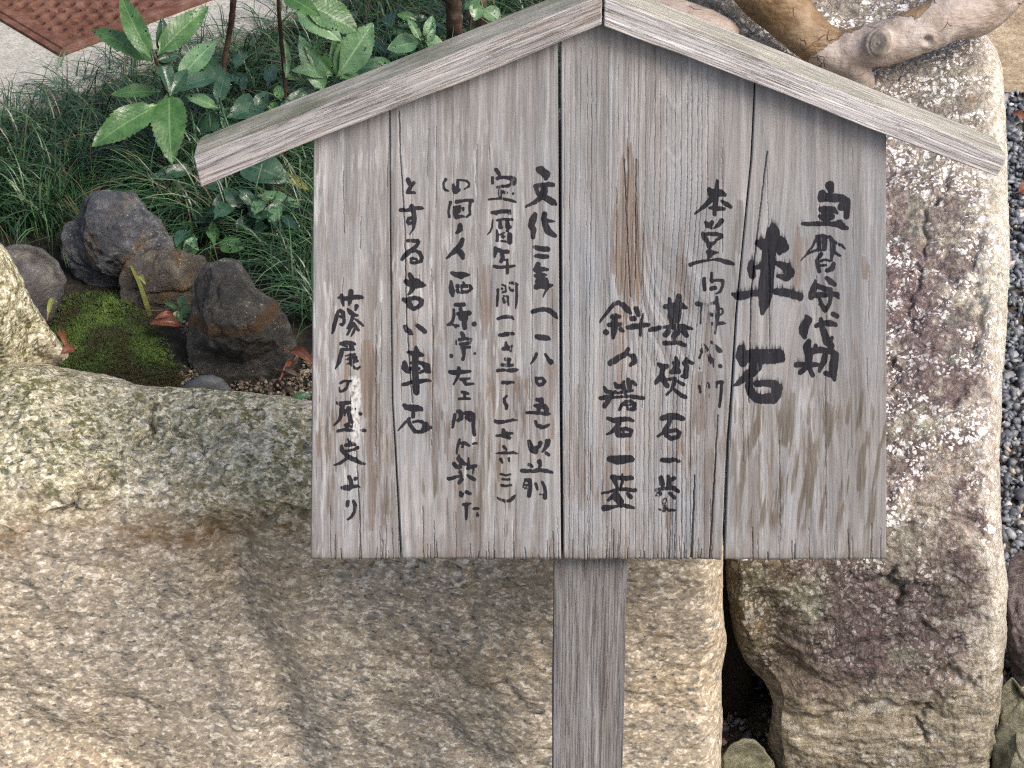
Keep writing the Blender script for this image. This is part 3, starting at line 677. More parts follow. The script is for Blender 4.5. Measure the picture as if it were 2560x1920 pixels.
# ---------------------------------------------------------------- the brush writing, stroke by stroke
# each block: origin x, y and scale of its own drawing units; a stroke is x,y,width points
INK = {
(1480, 400, 4.1475): """
1300,225,30 1295,300,40 1285,400,48 1275,500,50 1270,570,36
1215,310,40 1240,350,75 1290,350,90 1340,350,70 1375,365,40
1240,410,60 1180,470,40 1120,525,26 1070,562,16
1345,432,24 1400,465,48 1440,495,30
1220,500,26 1290,510,50 1370,510,34
1180,650,28 1205,685,50
1250,650,36 1225,690,50 1240,715,20
1345,635,50 1320,670,40 1270,712,20
1155,770,40 1165,810,46
1190,775,36 1290,775,40 1340,785,36 1345,805,28 1290,840,22
1175,820,50 1200,860,40 1220,900,50
1235,880,50 1280,860,22
1215,960,60 1225,985,60
1260,970,40 1310,970,12
1208,990,22 1205,1050,18
1020,1090,40 1060,1075,34 1130,1058,26 1200,1045,16 1260,1035,18 1340,1045,40 1400,1065,50 1465,1085,30
1165,1235,34 1163,1290,38 1170,1350,34
1240,1180,24 1240,1240,30 1245,1270,34
1245,1265,24 1300,1252,24 1360,1260,30 1355,1310,26 1330,1370,26 1290,1390,16
1240,1340,44 1275,1330,44
""",
(1480, 700, 4.1475): """
1095,255,50 1130,265,44 1180,265,36 1230,262,24
1140,290,30 1135,350,28 1128,460,20
1175,300,24 1170,340,40 1150,370,26
1295,180,24 1290,240,44 1240,250,34
1300,260,40 1300,360,60 1290,450,40 1275,560,20
1250,330,50 1245,365,40
1330,300,16 1355,310,18 1355,350,18 1320,375,16
1210,462,34 1290,458,36 1350,452,40 1380,455,16
1150,680,40 1180,720,50 1150,760,40 1120,810,34
1240,650,24 1280,700,40 1320,735,50 1340,745,30
1220,790,40 1235,840,60 1240,900,50
1270,820,22 1262,850,22
1122,922,22
1330,900,42
1150,740,60 1200,730,30
1150,1075,30 1200,1080,40 1205,1120,50 1150,1160,30
1115,1110,28 1125,1170,24
1275,1110,36 1300,1065,34 1350,1065,38 1340,1120,30 1335,1220,32 1320,1320,22
1195,1200,40 1230,1220,50 1235,1280,40 1235,1320,22
1190,1250,22 1195,1295,30
1290,1120,22 1280,1100,22
806,205,36 808,260,40
900,180,60 895,240,70
760,280,46 850,275,60 930,275,60 975,290,30
820,300,60 820,370,60 825,440,50
900,300,60 895,360,60 880,440,50
850,370,60 850,330,30
605,525,44 650,515,44 700,500,40 770,490,30 850,490,60 950,490,55 1040,515,24
790,540,55 760,575,60
880,550,70 850,590,60
950,540,60 985,585,40
850,600,40 850,650,30
755,665,50 800,660,40 870,655,36 920,665,46 965,685,36
690,880,36 740,905,60 770,900,50
740,920,50 720,1000,50 670,1060,50 655,1080,20
725,1010,60 760,1080,50 780,1100,50
870,810,30 885,870,60 860,950,70 830,960,50
980,820,30 960,870,50 980,900,46 970,1000,60 930,1000,30
1000,850,40 1045,870,30
850,870,40
770,1040,30 860,1030,30 850,1090,40 820,1150,30 775,1195,20
840,1130,20 880,1170,36 930,1205,44 970,1220,40
890,1060,30 950,1090,34
900,950,50
725,1440,46 800,1425,66 880,1420,66 930,1440,50 955,1450,26
810,1460,50 780,1530,50 740,1590,34 680,1625,22
770,1560,40 770,1620,46 830,1650,46 890,1630,40 910,1590,40 870,1565,36 810,1575,36
80,450,14 120,390,26 180,310,34 230,250,40 280,240,46 330,270,56 370,320,60 400,350,30
205,390,34 240,375,50 285,385,34
240,400,60 235,470,80 230,540,60 220,600,40
175,470,40 290,465,40
145,548,56
300,520,48 325,535,26
460,305,50 480,370,44
415,405,50 440,410,46
375,500,50 420,490,60 480,485,50 560,470,48 590,470,36
530,355,10 515,440,30 505,520,34 500,585,16
190,870,60 240,840,66 300,800,60 350,770,44 375,720,34
380,780,30 430,800,56 445,850,50 400,890,34
125,1120,24 150,1160,50 195,1165,26
90,1230,36 150,1225,46 200,1200,30 240,1160,24
130,1310,50 170,1260,44 210,1220,24
245,1080,34 260,1110,50 300,1110,46
330,1060,30 330,1130,40 340,1180,34
375,1040,40 390,1090,50 385,1160,34
420,1060,30 455,1090,36
240,1180,20 420,1150,24
220,1225,30 300,1215,24 380,1210,32 460,1220,44 540,1232,30
290,1350,34 310,1300,34 350,1265,34 400,1260,30 440,1290,40 440,1340,40 400,1350,30
360,1270,24 370,1350,24
330,1300,20 400,1300,20
160,1440,26 220,1460,50 300,1455,50 370,1445,44 425,1465,30
280,1490,50 240,1550,50 190,1590,26 155,1605,16
260,1560,60 270,1610,50 330,1620,40 390,1615,40 410,1570,36 350,1545,36 290,1560,34
330,1545,20 330,1620,20
""",
(1480, 980, 4.1475): """
730,715,44 800,715,50 870,712,36
905,712,12 912,725,12 880,735,14
185,700,60 260,710,90 330,705,90 400,700,70 425,708,40
215,890,60 300,900,40 360,900,46 410,895,44
235,920,50 250,970,30 260,1020,26
315,860,16 315,940,24 290,1010,24
100,1058,16 160,1048,22 230,1025,30 320,1010,36 400,1020,40 450,1025,36
170,1130,26 220,1090,50 255,1060,46 290,1110,50 310,1140,46
250,1120,50 290,1160,50 300,1190,34
370,1060,36 400,1095,50
130,1215,60 180,1205,50 250,1195,24 320,1180,30 370,1195,40 430,1205,26
715,900,50 730,960,60
790,880,30 800,920,50 800,980,50
855,900,34 800,930,50
660,1025,40 720,1010,36 790,1005,30 850,1005,44 895,1035,40
700,1060,50 660,1110,30
810,1060,44 860,1110,34
755,1130,50 755,1190,60 750,1230,50
690,1230,16 800,1230,30 855,1235,24
""",
(1800, 400, 4.1475): """
1140,270,95 1150,320,60
1060,350,70 1050,400,80
1090,390,90 1180,395,85 1260,400,80 1310,430,80 1320,500,60 1310,590,56
1260,490,80 1300,450,60
1050,515,60 1110,520,70 1180,520,60 1215,550,30
1090,560,80 1100,610,80 1160,590,60
1040,590,40 1110,640,60
860,665,26 920,672,40 1000,665,44 1080,665,40 1150,670,40 1220,670,60 1270,690,70 1315,715,40
1240,650,60
1010,800,40 1060,800,60 1100,810,50
995,830,26 960,900,22 900,980,16 840,1050,8
1040,850,70 1050,910,80 1000,940,30 940,960,24 900,985,14
1090,850,50 1080,920,60
1140,800,30 1170,860,60 1170,950,50 1155,1040,26
1200,860,30 1260,890,30 1300,930,14
1190,960,34 1245,1000,22
1050,980,40 1020,1020,30
1010,1050,44 1015,1110,46 1030,1160,40
1050,1050,26 1100,1040,22 1140,1050,22
1050,1100,22 1100,1095,22
1180,1080,44 1160,1130,60 1110,1150,40
990,1260,30 980,1320,60 950,1390,60 950,1430,56
1010,1310,50 1080,1340,50 1150,1350,40
1110,1230,40 1150,1270,60 1190,1300,36
960,1430,30 1020,1400,50 1090,1405,44 1160,1390,40 1210,1405,60 1230,1435,20
1030,1430,34 1050,1490,40 1080,1550,50 1095,1570,34
1150,1430,40 1140,1490,36 1100,1560,36
1030,1500,16
550,690,60 550,760,140 540,830,140
400,870,70 450,880,110 530,880,150 620,870,150 660,910,110 690,920,50
510,950,140 500,1100,140 480,1300,150 470,1400,145 460,1500,110 440,1590,40
620,960,60
330,1060,40 325,1130,80 335,1200,70 345,1230,24
375,1115,30 440,1110,50
600,1080,50 680,1110,90 720,1170,110 690,1220,80 600,1210,30
140,1400,40 180,1415,80 260,1405,76 350,1385,60 420,1385,60
580,1370,60 680,1380,80 760,1400,80 830,1420,80
""",
(1800, 700, 4.1475): """
895,380,34 915,420,80 870,500,100 870,540,90 875,590,50
1000,480,40 1050,460,50 1130,450,60 1200,470,36
1045,410,36 1060,480,60 1080,560,70 1110,640,80 1160,690,60
1160,600,30 1140,650,50
1180,360,50 1215,380,44
920,640,50 900,700,80 920,780,80 915,860,70
960,740,60 1050,730,60 1150,740,60 1200,780,60
990,690,40 990,720,40
1190,800,80 1180,900,90 1170,980,80 1190,1040,30
1100,970,50 1150,990,50
790,885,50 850,880,50 940,880,56 1010,880,40
830,970,40 880,920,50
930,920,50 960,990,46
1090,790,60 1080,850,60 1050,900,50 1030,950,30
220,720,80 230,800,130 240,860,90
300,800,140 400,800,150 500,800,150 600,790,140 640,820,70
380,900,110 330,960,100 260,1020,70 190,1070,50 145,1100,16
310,1040,60 300,1110,80 320,1180,80 380,1230,90 460,1240,100 550,1230,110
380,1080,60 460,1070,60 550,1080,80 600,1130,100 580,1190,110
""",
(1160, 400, 5.184): """
960,120,60 1000,140,110 1060,190,110 1060,240,60
930,345,60 1000,335,60 1060,330,60 1100,320,60 1155,325,50
940,380,50 950,430,50 990,460,80
1040,380,80 1030,430,90 1000,490,70 930,545,50 850,585,34 805,605,24
1050,490,70 1100,520,90 1150,550,80 1185,580,40
920,710,60 890,780,100 870,850,80 900,900,70 895,1010,50
1045,710,70 1035,770,70 1055,850,80 1090,930,90 1150,970,70 1180,985,50
1080,790,50 1130,795,34 1170,795,14
910,1130,44 960,1150,60 1040,1160,66 1090,1165,60
930,1250,44 1000,1255,60 1080,1255,50
960,1360,60 930,1420,70 960,1430,80 1030,1420,50 1085,1420,34
930,1500,50 1000,1490,50 1060,1490,24
950,1560,60 1010,1540,70 1060,1560,60
1040,1600,80 940,1630,60 1000,1640,60 1080,1630,60 1150,1635,14
415,130,46 445,170,56 460,195,40
372,230,36 370,310,30
435,240,50 520,225,34 600,240,60 640,260,80 640,300,70
430,355,26 500,345,36 570,340,44 640,310,30
460,370,34 465,430,46 470,500,36
500,420,46 550,425,40
640,440,34
325,520,26 400,512,22 480,505,30 560,515,36 640,540,34 675,552,16
370,685,44 430,680,50 500,670,50 580,670,50 590,700,40
420,700,40
375,780,14 365,870,22 340,930,20 305,970,10
420,785,20 500,770,34 620,775,36
465,790,40 470,870,50 490,880,30
560,800,50 570,870,70 600,870,40
560,920,40
425,910,20 430,960,40 430,1050,36
470,970,20 520,950,24
590,970,60 590,1070,60
490,1000,20 510,985,16 530,1000,16 510,1020,20
480,1055,22 540,1065,24
410,1150,50 410,1200,50 400,1260,34
430,1170,50 500,1190,50 570,1195,46
490,1210,50 500,1270,50 480,1320,40
500,1290,40 525,1300,26
395,1385,40 470,1395,40 560,1390,34 660,1380,30
562,1290,24 562,1400,36 562,1470,38
""",
(1160, 700, 5.184): """
930,100,50 1000,85,60 1070,80,80 1150,72,16
1080,110,40 1050,160,26 1020,225,8
940,20,50 1020,20,60 1070,30,60
890,420,50 950,395,50 1040,385,50 1110,400,60 1170,450,70 1205,500,26
945,740,60 1020,750,76 1080,755,60 1120,768,20
940,965,34 920,1010,40 890,1060,24 865,1090,10
1055,970,30 1090,1020,50 1130,1070,60
935,1270,30 940,1330,40 970,1365,40 1020,1360,44 1050,1320,36 1020,1280,34 960,1275,34
440,130,34 435,230,40 425,340,24
490,65,20 535,80,22 540,150,26 500,165,20
490,120,30
600,40,40 650,40,40 690,65,34
590,100,26 600,130,30 635,140,40
680,90,34 685,200,36 680,290,30 665,370,20
520,210,24 570,220,30 570,280,34 520,290,40 510,240,26
575,290,26 580,335,16
440,510,40 510,485,44 580,475,50 630,500,40 645,525,20
465,720,44 540,712,60 640,700,40
545,820,34 550,870,60
500,900,44 560,895,60 610,870,40 625,855,20
600,900,34 603,930,30
540,1030,50 590,1040,44 570,1080,40
490,1105,40 560,1110,50 620,1110,40
435,1180,40 500,1172,36 560,1175,40 620,1175,60 690,1170,34
500,1332,44 570,1332,50 640,1330,34
""",
(1160, 980, 5.184): """
950,105,46 1000,110,66 1010,150,50
915,185,34 960,190,60 1040,190,60 1070,230,60 1065,270,60
970,220,60 960,260,40
815,272,34 900,275,40 1000,280,36 1080,290,44 1110,290,20
925,390,34 950,440,50 1010,465,50 1060,450,40 1095,430,34
840,640,40 860,700,70 880,750,80 920,770,80
920,740,60 980,710,34 990,670,60
1085,640,66 1080,690,60 1050,740,40 1020,780,24
1070,800,40 1100,820,40
840,945,40 880,965,40
980,910,60 990,950,40 970,1000,26
745,1025,44 800,1030,56 860,1030,36 920,1025,50 1020,1020,46 1090,1035,44 1145,1045,30
800,1150,40 850,1150,50 860,1220,50 850,1290,60 845,1350,50
780,1180,16 760,1240,12
800,1215,30 840,1215,30
790,1255,30 840,1250,30
930,1200,36 950,1270,24
1015,1180,36 1040,1230,40 1050,1300,40 1045,1370,56
980,1335,12 1030,1335,30
555,50,24 520,90,34 525,140,40 555,190,46 550,215,40
410,385,50 450,400,50 540,385,40 640,360,34 690,372,10
510,500,50 520,560,80 590,600,40
420,570,40 490,570,36 560,550,60 630,540,24
515,715,36 545,740,34 550,760,16
405,798,10 480,795,32 560,795,36 640,792,36 695,805,14
475,880,50 495,920,30
580,870,40 585,900,30
475,1070,24 540,1085,30 605,1075,22
500,1135,28 590,1140,28
485,1212,34 550,1218,30 610,1212,28
435,1370,24 480,1400,34 540,1425,40 600,1410,40 640,1370,46 655,1350,30
""",
(960, 420, 5.184): """
800,150,34 770,200,24 775,260,26 800,295,30 830,300,22
895,220,30 905,270,50 920,310,60 960,290,50
955,165,34 955,230,28 940,290,40
950,165,26 1010,160,24 1070,170,26 1105,210,24 1095,245,26 1040,272,16
860,450,40 845,500,26 835,570,30 845,640,24
940,440,50 1020,430,34 1100,418,34 1140,425,50
1120,450,34 1110,530,34 1115,600,34 1070,635,24
910,510,30 980,500,34 990,520,26
930,540,60 930,600,60 940,640,60 1030,630,24
970,560,60
1025,530,34 1030,560,14
985,750,60 980,800,70 945,840,40
1015,930,54 990,1000,66 930,1070,70 870,1120,40 810,1180,18
980,1090,80 1010,1130,70 1020,1170,44
880,1370,46 940,1390,66 1000,1395,90 1050,1390,60 1110,1390,14
310,160,56 325,200,50 350,230,40
385,200,44 350,235,50 320,290,50 305,320,40
305,325,34 350,325,40 400,325,28
215,550,44 280,550,46 350,545,50 430,525,44 480,520,44 515,525,20
355,510,66 380,560,66 395,640,60 390,720,50 380,790,26 335,860,10
380,650,40 320,660,44 300,700,34 320,730,34 370,710,34
310,940,44 370,945,50 440,950,50 455,960,40
450,970,40 400,1030,50 330,1090,60 270,1140,60 235,1190,34
350,1090,34 410,1070,34 460,1100,44 490,1160,44 480,1210,44
470,1220,40 400,1230,36 350,1230,40
345,1190,30 380,1170,30 420,1180,24 430,1210,30
""",
(960, 680, 5.184): """
872,130,34 870,200,60 880,260,70 890,310,40
950,190,50 1000,190,50 1060,185,50 1110,190,50 1130,215,40
950,240,44 960,270,30 1020,270,36 1080,265,36 1120,230,30
1000,200,30 1000,270,24
1030,140,26 1040,190,24
930,430,50 1000,430,60 1040,425,50
905,490,30 910,560,34 890,640,34 860,680,40 830,690,30
900,695,30 970,705,26
930,720,36
990,490,50 1000,520,40
960,550,50 1030,550,80 1100,540,60 1125,540,24
1000,600,80 1050,600,80 1040,660,60 1045,730,50
1165,680,60
1010,800,50 1030,830,50
980,880,40 1060,870,40 1130,875,40 1130,900,30
990,940,40 1060,935,40 1110,925,40
935,890,14 935,940,22
1010,985,34 1110,980,34
1030,1010,50 1040,1080,34 1025,1130,40
875,1093,50
1175,1065,30
860,1300,50 930,1305,60 1020,1300,50 1110,1290,34
970,1250,40 970,1310,44 950,1380,36 900,1460,24
1000,1395,34 1080,1390,40 1110,1385,26
1040,1420,44 1070,1460,44 1130,1460,30 1165,1455,14
1010,1560,34 1060,1575,40 1090,1580,26
1040,1590,30 1050,1640,30
970,1648,30 1110,1645,28
335,40,60 360,90,70 370,150,90 370,210,70 350,260,44 320,290,26
280,120,50 310,150,70 420,150,130 480,165,80 540,178,16
255,360,50 300,390,60 330,350,50 400,340,50 450,350,50 490,380,50 480,430,50 440,460,50 380,480,50 320,440,60
350,440,50 330,370,50
270,710,40 300,760,66 340,790,66 370,810,30
430,700,50 480,735,66 530,775,50
415,980,40 420,1030,70 410,1100,80 400,1200,70 405,1300,75 410,1400,80 415,1500,90 420,1560,80
315,1045,40 370,1060,60 450,1070,70 500,1080,40
265,1180,60 270,1240,90 300,1290,60 340,1310,20
350,1180,30 420,1170,40 500,1190,50 550,1230,90 560,1280,80 590,1300,30
350,1255,50 450,1260,40
470,1310,30 500,1290,40
250,1465,40 310,1450,46 370,1430,46 470,1420,50 560,1410,44 615,1415,14
""",
(960, 1000, 5.184): """
255,65,40 290,100,66 350,105,80 430,110,90 480,120,60 500,135,24
380,150,44 375,220,44
330,240,30 280,290,34 230,340,26 180,400,8
320,250,30 330,310,46 370,370,46 400,410,44 450,420,40 500,410,50
380,290,30 440,280,34 500,290,40
540,330,90 560,360,90 520,390,80
600,360,50
960,150,50 1000,180,60 1000,240,60 960,270,40
920,190,40 905,270,44 890,360,30
1060,170,50 1110,180,60 1150,200,56 1160,260,40 1160,350,44 1170,460,40
1080,230,60 1110,270,40
985,510,24 965,580,34 945,670,24 940,700,14
985,560,30 1060,570,50 1105,590,26
1150,570,24 1200,565,24
1020,610,30
970,720,24 965,760,50 1000,800,60 1040,830,40 1080,840,30
910,830,50 940,870,50 970,890,30
990,850,50 1000,880,20
1095,760,20 1095,840,34 1090,890,50
1130,870,50 1190,860,40
1160,900,20 1150,960,16
985,940,44 1000,970,34
835,1025,44 900,1010,44 970,995,30 1010,985,30
1010,1030,50 970,1080,34
1080,980,30 1120,1010,46 1170,1035,44
990,1200,34 1000,1240,60 1030,1220,24
1075,1200,50 1110,1215,46
1030,1360,34 1080,1355,44 1125,1345,20
1070,1380,50 1070,1450,44 1065,1550,30
1165,1420,34 1220,1415,34
1210,1480,24 1215,1505,44
""",
(780, 700, 5.184): """
345,240,30 400,245,46 450,245,50 530,235,60 590,230,60 640,235,40 665,242,12
385,215,50 390,280,50 405,340,24
500,165,66 495,230,60 485,300,40 480,335,16
375,400,34 330,420,44 310,500,50 290,590,50 270,670,30 260,700,12
370,400,40 400,430,50 410,500,44 410,560,44 390,595,30 365,580,20
360,480,30 400,510,26
575,350,54 565,395,30
465,390,34 500,430,56 540,460,56 590,470,30
530,480,50 500,560,30 455,635,18
565,520,24 610,560,34 655,600,26
540,580,44 490,640,34 455,720,20
565,600,20 540,680,34 505,735,14
560,620,40 600,665,28
375,835,40 440,820,50 500,820,50 550,835,30
400,860,20 450,870,24
510,880,60 500,850,50
380,910,30 430,910,34 540,905,28
385,915,50 370,1000,56 345,1080,44 305,1160,10
440,990,20 490,975,26 545,970,34
440,1040,20 500,1020,50 560,1015,50
445,1100,16 510,1075,40 590,1060,34
500,1030,30 500,1090,34 550,1150,34 590,1165,24 625,1140,30
370,1345,30 420,1320,26 500,1320,26
470,1340,26 450,1410,30 400,1450,34 355,1455,20 350,1400,12
""",
(780, 1000, 5.184): """
325,45,34 370,60,60 430,50,50 490,40,44
400,80,50 380,130,60 375,200,44 350,270,44 285,335,20
470,120,60 480,200,50 500,280,60 510,340,60
430,140,30 420,210,14
430,340,40 470,330,60 440,380,30
335,415,36 400,400,34 470,400,40 530,405,30
620,395,20 680,410,44
540,120,24 590,130,18
630,190,40
460,520,20 480,555,26 530,570,50
430,600,34 520,580,60 560,590,30
380,610,36 390,660,60 420,700,40
410,690,50 480,665,30 560,650,30 590,630,44
440,720,50 520,770,60 580,800,50 640,830,40 690,835,14
470,750,40 410,790,34 350,835,34 285,855,14
480,1010,50 500,1060,50 505,1110,50
560,1030,50
390,1150,50 440,1145,70 480,1150,70 510,1130,50 570,1125,40 620,1135,14
460,1330,46 460,1375,44
540,1325,40 560,1380,44 555,1450,44 510,1520,34 460,1560,16
""",
}

# ---------------------------------------------------------------- the notice board
BX0, BY0, BW, BH = 760, 40, 1470, 1375                       # raster over the board, in photo units
gy, gx = np.mgrid[0:BH, 0:BW].astype(float); gx += BX0; gy += BY0
ink = np.zeros((BH, BW)); stain = np.zeros((BH, BW)); white = np.zeros((BH, BW)); olive = np.zeros((BH, BW)); crack = np.zeros((BH, BW)); tone = np.zeros((BH, BW))
wobx = (fb2(gx / 9, gy / 16, 3, 3) - .5) * 5.0; woby = (fb2(gx / 9, gy / 26, 3, 8) - .5) * 9.0
for (ox, oy, f) in INK:
    for line in INK[(ox, oy, f)].strip().split('\n'):
        pts = [tuple(float(q) for q in t.split(',')) for t in line.split()]
        pts = [(ox + a / f, oy + b / f, c / f) for a, b, c in pts]
        if len(pts) == 1: pts = pts * 2
        for (x0, y0, w0), (x1, y1, w1) in zip(pts[:-1], pts[1:]):
            m = max(w0, w1) / 2 + 12
            i0 = int(max(0, min(y0, y1) - m - BY0)); i1 = int(min(BH, max(y0, y1) + m - BY0)); j0 = int(max(0, min(x0, x1) - m - BX0)); j1 = int(min(BW, max(x0, x1) + m - BX0))
            if i1 <= i0 or j1 <= j0: continue
            X = gx[i0:i1, j0:j1] + wobx[i0:i1, j0:j1] * .6; Y = gy[i0:i1, j0:j1] + woby[i0:i1, j0:j1] * .4
            dx, dy = x1 - x0, y1 - y0; L = dx * dx + dy * dy + 1e-9
            t = np.clip(((X - x0) * dx + (Y - y0) * dy) / L, 0, 1)
            d = np.hypot(X - x0 - t * dx, Y - y0 - t * dy) - (w0 + (w1 - w0) * t) / 2
            a = sst(2.5, -.9, d)
            ink[i0:i1, j0:j1] = np.maximum(ink[i0:i1, j0:j1], a)
# ink that bled up along the grain above the big characters and the first column
def bleed(x0, x1, y0, y1, L, k):
    i0, i1, j0, j1 = y0 - BY0, y1 - BY0, x0 - BX0, x1 - BX0
    src = ink[i0:i1, j0:j1]; acc = np.zeros_like(src)
    g = vn2(gx[i0:i1, j0:j1] / 3.0, gy[i0:i1, j0:j1] / 90, 44)
    for s_ in range(1, L):
        sh = np.zeros_like(src); sh[:-s_] = src[s_:]
        acc = np.maximum(acc, sh * (1 - s_ / L) * (.35 + .8 * g) * k)
        if s_ < L // 3: sh = np.zeros_like(src); sh[s_:] = src[:-s_]; acc = np.maximum(acc, sh * (1 - 3 * s_ / L) * (.3 + .7 * g) * k)
    ink[i0:i1, j0:j1] = np.maximum(src, acc)
bleed(1840, 2010, 520, 1010, 34, .70); bleed(2000, 2130, 440, 900, 12, .55); bleed(1480, 1760, 440, 1280, 7, .5); bleed(1300, 1400, 400, 1240, 7, .5)
# worn, dry-brush patches
dry = sst(.60, .72, fb2(gx / 5, gy / 34, 3, 12)) * sst(.42, .6, vn2(gx / 60, gy / 60, 5))
dry2 = sst(1180, 1270, gy) * sst(1560, 1650, gx) * sst(1700, 1640, gx) * sst(.45, .55, fb2(gx / 6, gy / 7, 3, 15))
wornx = sst(1745, 1762, gx) * sst(1800, 1775, gx) * sst(740, 780, gy) * sst(1080, 1000, gy) * sst(.35, .5, fb2(gx / 5, gy / 22, 3, 19))
ink *= 1 - np.clip(.45 * dry + dry2 + .9 * wornx, 0, 1)

fade = np.maximum(sst(1200, 1215, gx) * sst(1310, 1300, gx), np.maximum(sst(1725, 1735, gx) * sst(1850, 1840, gx) * sst(700, 740, gy), sst(1150, 1160, gx) * sst(1195, 1185, gx) * sst(1150, 1200, gy)))
fade = np.maximum(fade * .8, sst(1985, 2000, gx) * sst(570, 590, gy) * sst(690, 680, gy))
ink *= 1 - fade * (.08 + .24 * sst(.4, .7, fb2(gx / 4, gy / 26, 3, 141)))
ink *= 1 - .22 * sst(.55, .70, fb2(gx / 3.0, gy / 60, 3, 143)) * sst(1840, 1800, gx)
# long tapered stains: x, y0, y1, width, strength (brown) / olive
def box(x0, x1, y0, y1):
    i0 = int(max(0, y0 - BY0)); i1 = int(min(BH, y1 - BY0)); j0 = int(max(0, x0 - BX0)); j1 = int(min(BW, x1 - BX0))
    return slice(i0, i1), slice(j0, j1)
def streak(A, x, y0, y1, w_, k, lean=0.0):
    b_ = box(x - w_ * 1.5 - 20, x + w_ * 1.5 + 20, y0, y1); X = gx[b_]; Y = gy[b_]
    t = np.clip((Y - y0) / (y1 - y0), 0, 1); prof = np.clip(4 * t * (1 - t), 0, 1) ** .35
    xc = x + lean * (Y - y0) / 1000 + 4 * (vn2(Y / 90, X * 0 + x, 3) - .5)
    d = np.abs(X - xc + (vn2(X / 4, Y / 60, int(x)) - .5) * w_ * .8) / (w_ / 2 * prof + 1e-3)
    v = sst(1.15, .65, d) * k * (.55 + .6 * vn2(X / 3.2, Y / 110, 21))
    A[b_] = np.maximum(A[b_], v)
for a in ((1574, 350, 800, 50, 1.0), (1553, 470, 740, 40, .9), (1592, 480, 720, 30, .8), (1700, 640, 760, 34, .8), (1722, 690, 790, 20, .7), (1998, 590, 760, 34, .7), (1545, 760, 900, 40, .8),  (1594, 560, 735, 16, .5), (1706, 535, 745, 14, .6), (1214, 660, 850, 28, .75, -10), (1200, 560, 700, 12, .4), (1222, 830, 1100, 14, .4),
          (918, 850, 1050, 34, .95, 20), (922, 1000, 1330, 22, .8, 20), (940, 960, 1120, 22, .6), (832, 1185, 1305, 20, .85), (828, 1090, 1180, 8, .5), (1768, 780, 1050, 22, .5), (1748, 930, 1090, 26, .75, -20),
          (1772, 1120, 1400, 26, .6), (1992, 560, 690, 12, .8), (2162, 640, 700, 12, .9), (2140, 840, 900, 14, .6), (2010, 1050, 1250, 14, .5), (2052, 1010, 1150, 12, .4), (1880, 1140, 1400, 30, .5), (1375, 900, 1100, 26, .7),
          (1380, 720, 860, 18, .5), (1120, 760, 860, 18, .45), (1140, 1100, 1400, 20, .45), (1195, 1230, 1400, 30, .75), (1540, 770, 870, 20, .6), (1548, 880, 1000, 26, .7), (1516, 1150, 1330, 16, .6), (1690, 760, 830, 12, .5), (1435, 970, 1250, 26, .45), (1080, 400, 560, 10, .4), (993, 540, 620, 8, .6), (1960, 950, 1090, 14, .35)):
    streak(stain, *a)
for a in ((1178, 1110, 1330, 30, .9), (1205, 1060, 1240, 22, .6), (967, 1190, 1290, 18, .8), (1140, 960, 1120, 14, .5), (1848, 500, 640, 20, .7), (1838, 560, 800, 12, .5), (1450, 960, 1280, 24, .5), (1300, 940, 1010, 10, .6), (1850, 1020, 1130, 20, .5), (2022, 1090, 1330, 20, .5), (2078, 1010, 1160, 14, .5), (990, 750, 960, 10, .4), (1552, 640, 760, 14, .5), (1345, 1250, 1400, 20, .4), (2100, 1000, 1110, 12, .45), (2180, 560, 760, 14, .35), (2150, 1150, 1300, 16, .4)):
    streak(olive, *a)
# many small dashes of worn grain
g1 = fb2(gx / 6.5, gy / 75, 3, 61); reg = fb2(gx / 130, gy / 200, 2, 62)
zone = np.clip(sst(1400, 1300, gx) * sst(300, 620, gy) * (.55 + .45 * sst(600, 950, gy)) + sst(1380, 1480, gx) * sst(820, 1080, gy) * .8, 0, 1)
stain = np.maximum(stain, sst(.60, .68, g1) * sst(.36, .58, reg) * .9 * zone)
olive = np.maximum(olive, sst(.68, .76, fb2(gx / 7.5, gy / 95, 3, 71)) * sst(.42, .6, fb2(gx / 170, gy / 220, 2, 72)) * .9 * zone)
bot = sst(1290, 1395, gy + 40 * (vn2(gx / 30, gy / 80, 5) - .5))
stain = np.maximum(stain, bot * .50 * sst(.35, .6, fb2(gx / 14, gy / 40, 3, 81)) * sst(850, 1000, gx))
olive = np.maximum(olive, sst(1370, 1400, gy) * .5)
white = np.maximum(white, sst(872, 880, gx + 6 * (vn2(gx / 5, gy / 12, 91) - .5)) * sst(908, 896, gx + 10 * (vn2(gx / 5, gy / 14, 92) - .5)) * sst(936, 950, gy) * sst(1138, 1085, gy) * sst(.35, .55, fb2(gx / 4, gy / 8, 3, 93)) * .85)
# tone: broad darker and lighter runs of wood, plus painted eaves shade at top
tone = .5 * sst(.5, .7, fb2(gx / 26, gy / 420, 3, 95)) + .35 * sst(1850, 2150, gx) * sst(.35, .6, fb2(gx / 16, gy / 260, 3, 96)) + .25 * sst(.52, .7, fb2(gx / 60, gy / 120, 3, 97))
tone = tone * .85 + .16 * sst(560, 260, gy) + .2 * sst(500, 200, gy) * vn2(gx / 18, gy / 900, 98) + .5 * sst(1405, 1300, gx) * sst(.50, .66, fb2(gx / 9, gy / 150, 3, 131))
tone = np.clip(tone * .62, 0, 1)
pale = sst(.56, .70, fb2(gx / 6.5, gy / 66, 3, 101)) * (.35 + .65 * sst(.4, .6, fb2(gx / 110, gy / 170, 2, 102))) * (.12 + .88 * sst(1400, 1200, gx) * sst(230, 480, gy))
pale = pale * (1 - np.clip(stain + olive, 0, 1))
extra = sst(.55, .63, fb2((gx + .10 * gy) / 14, gy / 130, 3, 111)) * sst(880, 1080, gy + 60 * (vn2(gx / 60, gy / 60, 4) - .5)) * (.10 + .90 * sst(1800, 1880, gx)) * sst(1360, 1290, gy)
